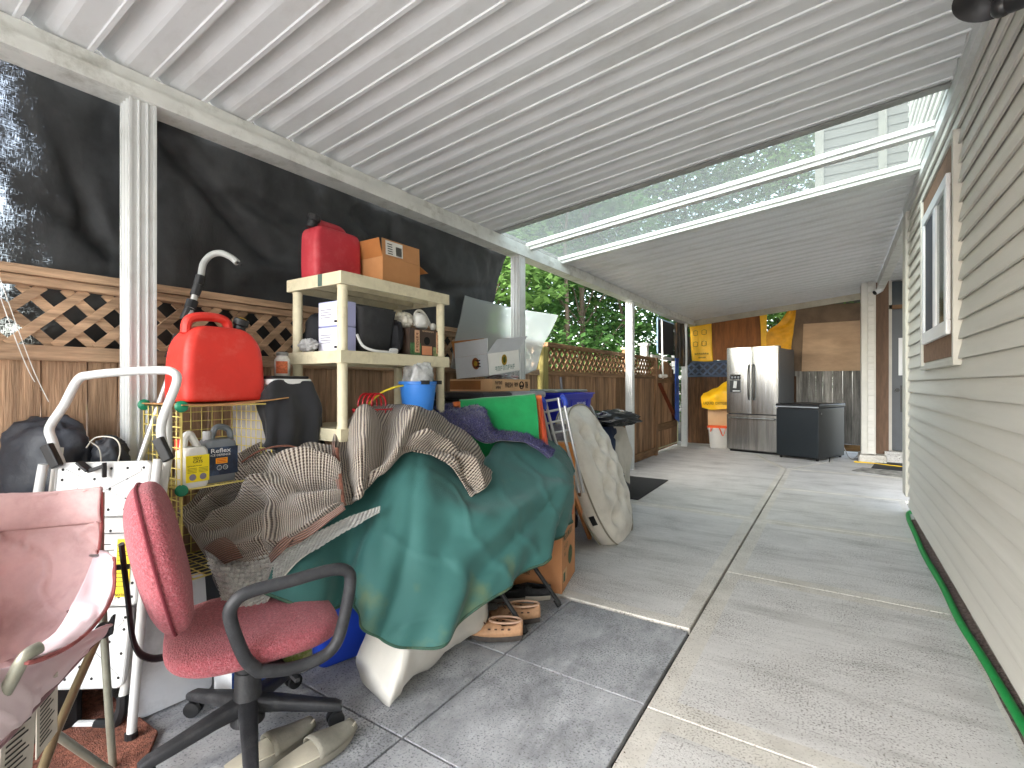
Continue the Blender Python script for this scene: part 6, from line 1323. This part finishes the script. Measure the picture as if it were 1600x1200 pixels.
# cart with bag, jacket behind the cushion
sc_ = thing('shopping_cart', 'grey tube folding cart holding a navy bag behind the beige cushion', 'cart', (-1.9,5.1,0))
for dx in (0,.34):
    b = MB(); b.tube(spline([V((-2.02+dx,4.72,.93)),V((-2.0+dx,4.80,.95)),V((-1.96+dx,4.95,.70)),V((-1.90+dx,5.12,.30)),V((-1.86+dx,5.22,.05))],24),.011,8); b.build('side_tube', CH, sc_, smooth=True)
b = MB(); b.tube([V((-2.02,4.72,.93)),V((-1.68,4.72,.93))],.011,8); b.build('handle', CH, sc_, smooth=True)
for y in (5.05,5.3):
    for x in (-1.88,-1.5): f = MB(); f.lathe([(.06,-.012),(.07,-.006),(.07,.006),(.06,.012)], (x,y,.071), 18, X1); f.build('wheel', BLACK, sc_, smooth=True)
lump('navy_bag', 'navy blue bag held in the folding cart', 'bag', V((-1.66,5.1,.50)), .15,.15,.30, M('navy_cloth',(44,54,78),.85,var=.25,vs=6), 2.6, .12, 2, 13)
lump('bin_bag', 'shiny black plastic bin bag heaped on top of the folding cart', 'bin bag', V((-1.58,5.1,.82)), .30,.20,.085, M('bin_bag_black',(30,31,34),.22,var=.3,vs=8,bump=.5,bs=14,spec=.6), 2.2, .3, 2.2, 15, rot=.6)
rows = [[V((-1.72,5.16,.66)),V((-1.63,5.10,.74)),V((-1.55,5.2,.75)),V((-1.50,5.34,.70))],[V((-1.68,5.04,.58)),V((-1.58,5.0,.66)),V((-1.50,5.12,.62)),V((-1.46,5.32,.58))],[V((-1.70,5.0,.46)),V((-1.60,4.98,.5)),V((-1.49,5.08,.48)),V((-1.44,5.34,.42))],[V((-1.70,5.04,.28)),V((-1.60,5.02,.24)),V((-1.50,5.1,.30)),V((-1.45,5.32,.12))]]
drape('jacket', 'light grey jacket hung over the end of the folding cart', 'jacket', rows, M('jacket_grey',(198,192,182),.8,var=.1,vs=5,bump=.1), 40, 36, lambda a,c,p: .035*noise.noise(p*7)+.02*math.sin(a*15)*c, .006)

for o in [o for o in bpy.data.objects if o.name not in _before and o.parent is None]: o.location = o.location + V((-.36,-.30,0))
# ------------------------------------------------------------------ fridge, freezer, tote, yellow bag
SS = M('stainless', (172,172,170), .27, metal=.92, var=.30, vs=3, stretch=(7,7,.35), bump=.02, bs=120)  # vertical light and dark streaks in the colour imitate brushed reflections
FBK = M('fridge_side', (62,60,57), .42, var=.1, vs=5, bump=.06, bs=160); FG = M('gasket', (20,20,21), .7)
fr = thing('refrigerator', 'stainless french door refrigerator with bottom freezer drawer', 'refrigerator', (-1.612,9.315,0), -R(12.5))
FW, FD, FH = .835, .84, 1.795
b = MB(); b.box((.004,.075,.03),(FW-.004,FD,FH-.03)); b.build('cabinet', FBK, fr, local=True, bevel=.006)
b = MB(); b.box((.01,.058,.05),(FW-.01,.0745,FH-.03)); b.build('gasket', FG, fr, local=True)
def door_panel(x0,x1,z0,z1,name):
    b = MB(); vs = []; n = 12
    for z in (z0,z1):
        for i in range(n+1):
            t = i/n; vs.append((x0+(x1-x0)*t, .012*(abs(t-.5)*2)**3, z))
        for i in range(n,-1,-1):
            t = i/n; vs.append((x0+(x1-x0)*t, .057, z))
    m = 2*(n+1); b.add(vs, [tuple(range(m))[::-1], tuple(range(m,2*m))]+[(k,(k+1)%m,m+(k+1)%m,m+k) for k in range(m)]); return b.build(name, SS, fr, local=True, smooth=True, ang=30)
dl = door_panel(.003,FW*.5-.003,.665,FH,'door'); dr = door_panel(FW*.5+.003,FW-.003,.665,FH,'door'); dz = door_panel(.003,FW-.003,.05,.650,'freezer_drawer')
for d_, x in ((dl,FW*.5-.035),(dr,FW*.5+.035)):
    b = MB(); b.tube(spline([(x,.0,.90),(x,-.035,.96),(x,-.055,1.2),(x,-.035,1.44),(x,.0,1.50)],20),.012,8); b.build('handle', M('handle_dark',(96,95,93),.35,metal=.8), d_, smooth=True, local=True)
b = MB(); b.tube(spline([(.06,.0,.585),(.075,-.04,.59),(FW*.5,-.05,.59),(FW-.075,-.04,.59),(FW-.06,.0,.585)],24),.012,8); b.build('handle', SS, dz, smooth=True, local=True)
b = MB(); b.box((.055,-.006,1.02),(.255,.012,1.34)); b.build('dispenser_frame', SS, dl, local=True, bevel=.004)
b = MB(); b.box((.065,-.0075,1.245),(.245,-.0062,1.332)); dp = b.build('control_panel', M('panel_black',(14,14,16),.2), dl, local=True)
f = MB()
for k in range(3): f.box((.09+.05*k,-.0086,1.27),(.12+.05*k,-.0076,1.30))
f.build('display', M('panel_grey',(150,152,156),.4), dp, local=True)
b = MB(); b.box((.065,-.0085,1.03),(.245,-.0062,1.235)); b.build('recess', M('recess_dark',(44,44,46),.4,var=.3), dl, local=True)
b = MB(); b.bar((.16,-.012,1.22),(.15,-.02,1.10),.05,.012,up=Y1); b.bar((.115,-.012,1.05),(.235,-.012,1.05),.02,.012,up=Y1); b.build('paddle', M('paddle_grey',(200,200,198),.3), dl, local=True)
b = MB(); b.box((.02,.07,FH-.03),(.12,.2,FH+.01)); b.box((FW-.12,.07,FH-.03),(FW-.02,.2,FH+.01)); b.build('hinge_cover', FBK, fr, local=True)
b = MB(); b.box((.03,.08,.0),(FW-.03,FD-.05,.03)); b.build('base_grille', FG, fr, local=True)
fz = thing('chest_freezer', 'squat black freezer cabinet standing in front of the grey boards', 'freezer', (-.212,8.728,0), math.atan2(.818,.338)-math.pi/2)
FB1 = M('freezer_black', (13,14,16), .45, var=.08, vs=4, bump=.04, bs=200)
b = MB(); b.box((-.64,.02,.03),(-.02,.88,.80)); b.build('cabinet', FB1, fz, local=True, bevel=.008)
b = MB(); b.box((-.645,.0,.05),(-.015,.018,.78)); b.build('front_panel', M('freezer_front',(24,31,36),.4,var=.06,bump=.05,bs=160), fz, local=True, bevel=.006)
b = MB(); b.box((-.655,-.005,.803),(-.005,.89,.862)); lid = b.build('lid', FB1, fz, local=True, bevel=.012)
b = MB(); b.box((-.65,-.008,.806),(-.01,-.0055,.824)); b.build('lid_strip', M('strip_grey',(150,154,158),.35), lid, local=True)
for x in (-.60,-.06):
    for y in (.06,.82): f = MB(); f.lathe([(.02,0),(.022,.03)],(x,y,0),10); f.build('foot', FG, fz, local=True)
b = MB(); b.lathe([(.014,0),(.014,.006)],(-.02,.10,.72),12,X1); b.build('lock', MC['steel'], fz, local=True)
text('sticker_text','5',.11,(-.0185,.60,.66),Y1,Z1,M('sticker_grey',(150,154,156),.5),fz); pass
for o_ in fz.children:
    if o_.name.startswith('sticker_text'): o_.location = (0,0,0); 
pt = thing('tote_bin', 'white plastic tote with orange lid and strap left of the fridge', 'tote', (-1.88,9.78,0))
b = MB(); c = V((-1.80,9.72,0)); b.loft([rrect(c+V((0,0,z)),X1,Y1,.17+t,.14+t,.03,4) for z,t in ((0,-.03),(.02,-.02),(.33,.0),(.335,.012),(.37,.014))]); b.build('tub', M('tote_offwhite',(206,204,198),.45,var=.05), pt, smooth=True, ang=40)
OR = M('orange_plastic',(236,96,46),.4)
b = MB(); b.loft([rrect(c+V((0,0,z)),X1,Y1,.19+t,.16+t,.03,4) for z,t in ((.371,0),(.40,.0),(.415,-.02))]); b.build('lid', OR, pt, smooth=True, ang=40)
b = MB(); b.tube(spline([c+V((.02,-.165,.39)),c+V((.05,-.18,.33)),c+V((.09,-.185,.24)),c+V((.12,-.18,.30)),c+V((.13,-.165,.39))],20),.014,8,flat=.4); b.tube(spline([c+V((-.12,-.165,.39)),c+V((-.12,-.18,.30)),c+V((-.09,-.165,.38))],12),.012,8,flat=.4); b.build('strap', OR, pt, smooth=True)
cb2 = thing('cardboard_box', 'tan cardboard carton on the orange lid left of the fridge', 'cardboard box', (-1.80,9.74,.416))
b = MB(); b.box((-1.98,9.60,.4165),(-1.63,9.86,.70)); b.build('carton_body', KR2, cb2, bevel=.004)
b = MB(); b.obox((-1.98,9.60,.701),(.35,0,0),(0,-.05,.05),(0,.004,0)); b.build('flap', KR2, cb2)
rows = [[V((-2.08,9.68,1.0)),V((-1.9,9.72,1.10)),V((-1.72,9.72,1.20)),V((-1.6,9.75,1.22))],[V((-2.10,9.58,.94)),V((-1.9,9.55,.98)),V((-1.72,9.54,1.04)),V((-1.58,9.56,1.05))],[V((-2.08,9.54,.84)),V((-1.9,9.50,.86)),V((-1.72,9.50,.88)),V((-1.58,9.52,.9))],[V((-2.07,9.55,.74)),V((-1.9,9.52,.70)),V((-1.72,9.51,.72)),V((-1.58,9.53,.72))]]
yb = drape('yellow_bag', 'yellow printed vinyl bag crumpled on the tan carton left of the fridge', 'bag', rows, YEL, 30, 26, lambda a,c,p: .025*noise.noise(p*8)+.02*math.sin(c*7+a*4)*(1-c), .006)
text('printed_text','LIQUID OXYGEN',.07,(-2.03,9.482,.80),X1,Z1,INK,yb,sx=.8)
b = MB(); b.tube(spline([V((-.02,9.5,.35)),V((.10,9.55,.15)),V((.16,9.45,.02)),V((.22,9.3,.015)),V((.30,9.0,.15))],24),.006,6); tag(b.build('cord', M('grey_cord',(150,146,138),.5)), 'thin grey power cord running from the freezer to the corner column', 'cord')
b = MB(); b.tube(spline([V((.22,8.98,.012)),V((.4,8.97,.012)),V((.62,8.85,.012)),V((1.0,8.7,.012))],24),.010,8); tag(b.build('extension_cord', M('cord_yellow',(222,186,40),.5)), 'yellow extension cord on the concrete beside the column footing', 'cord')
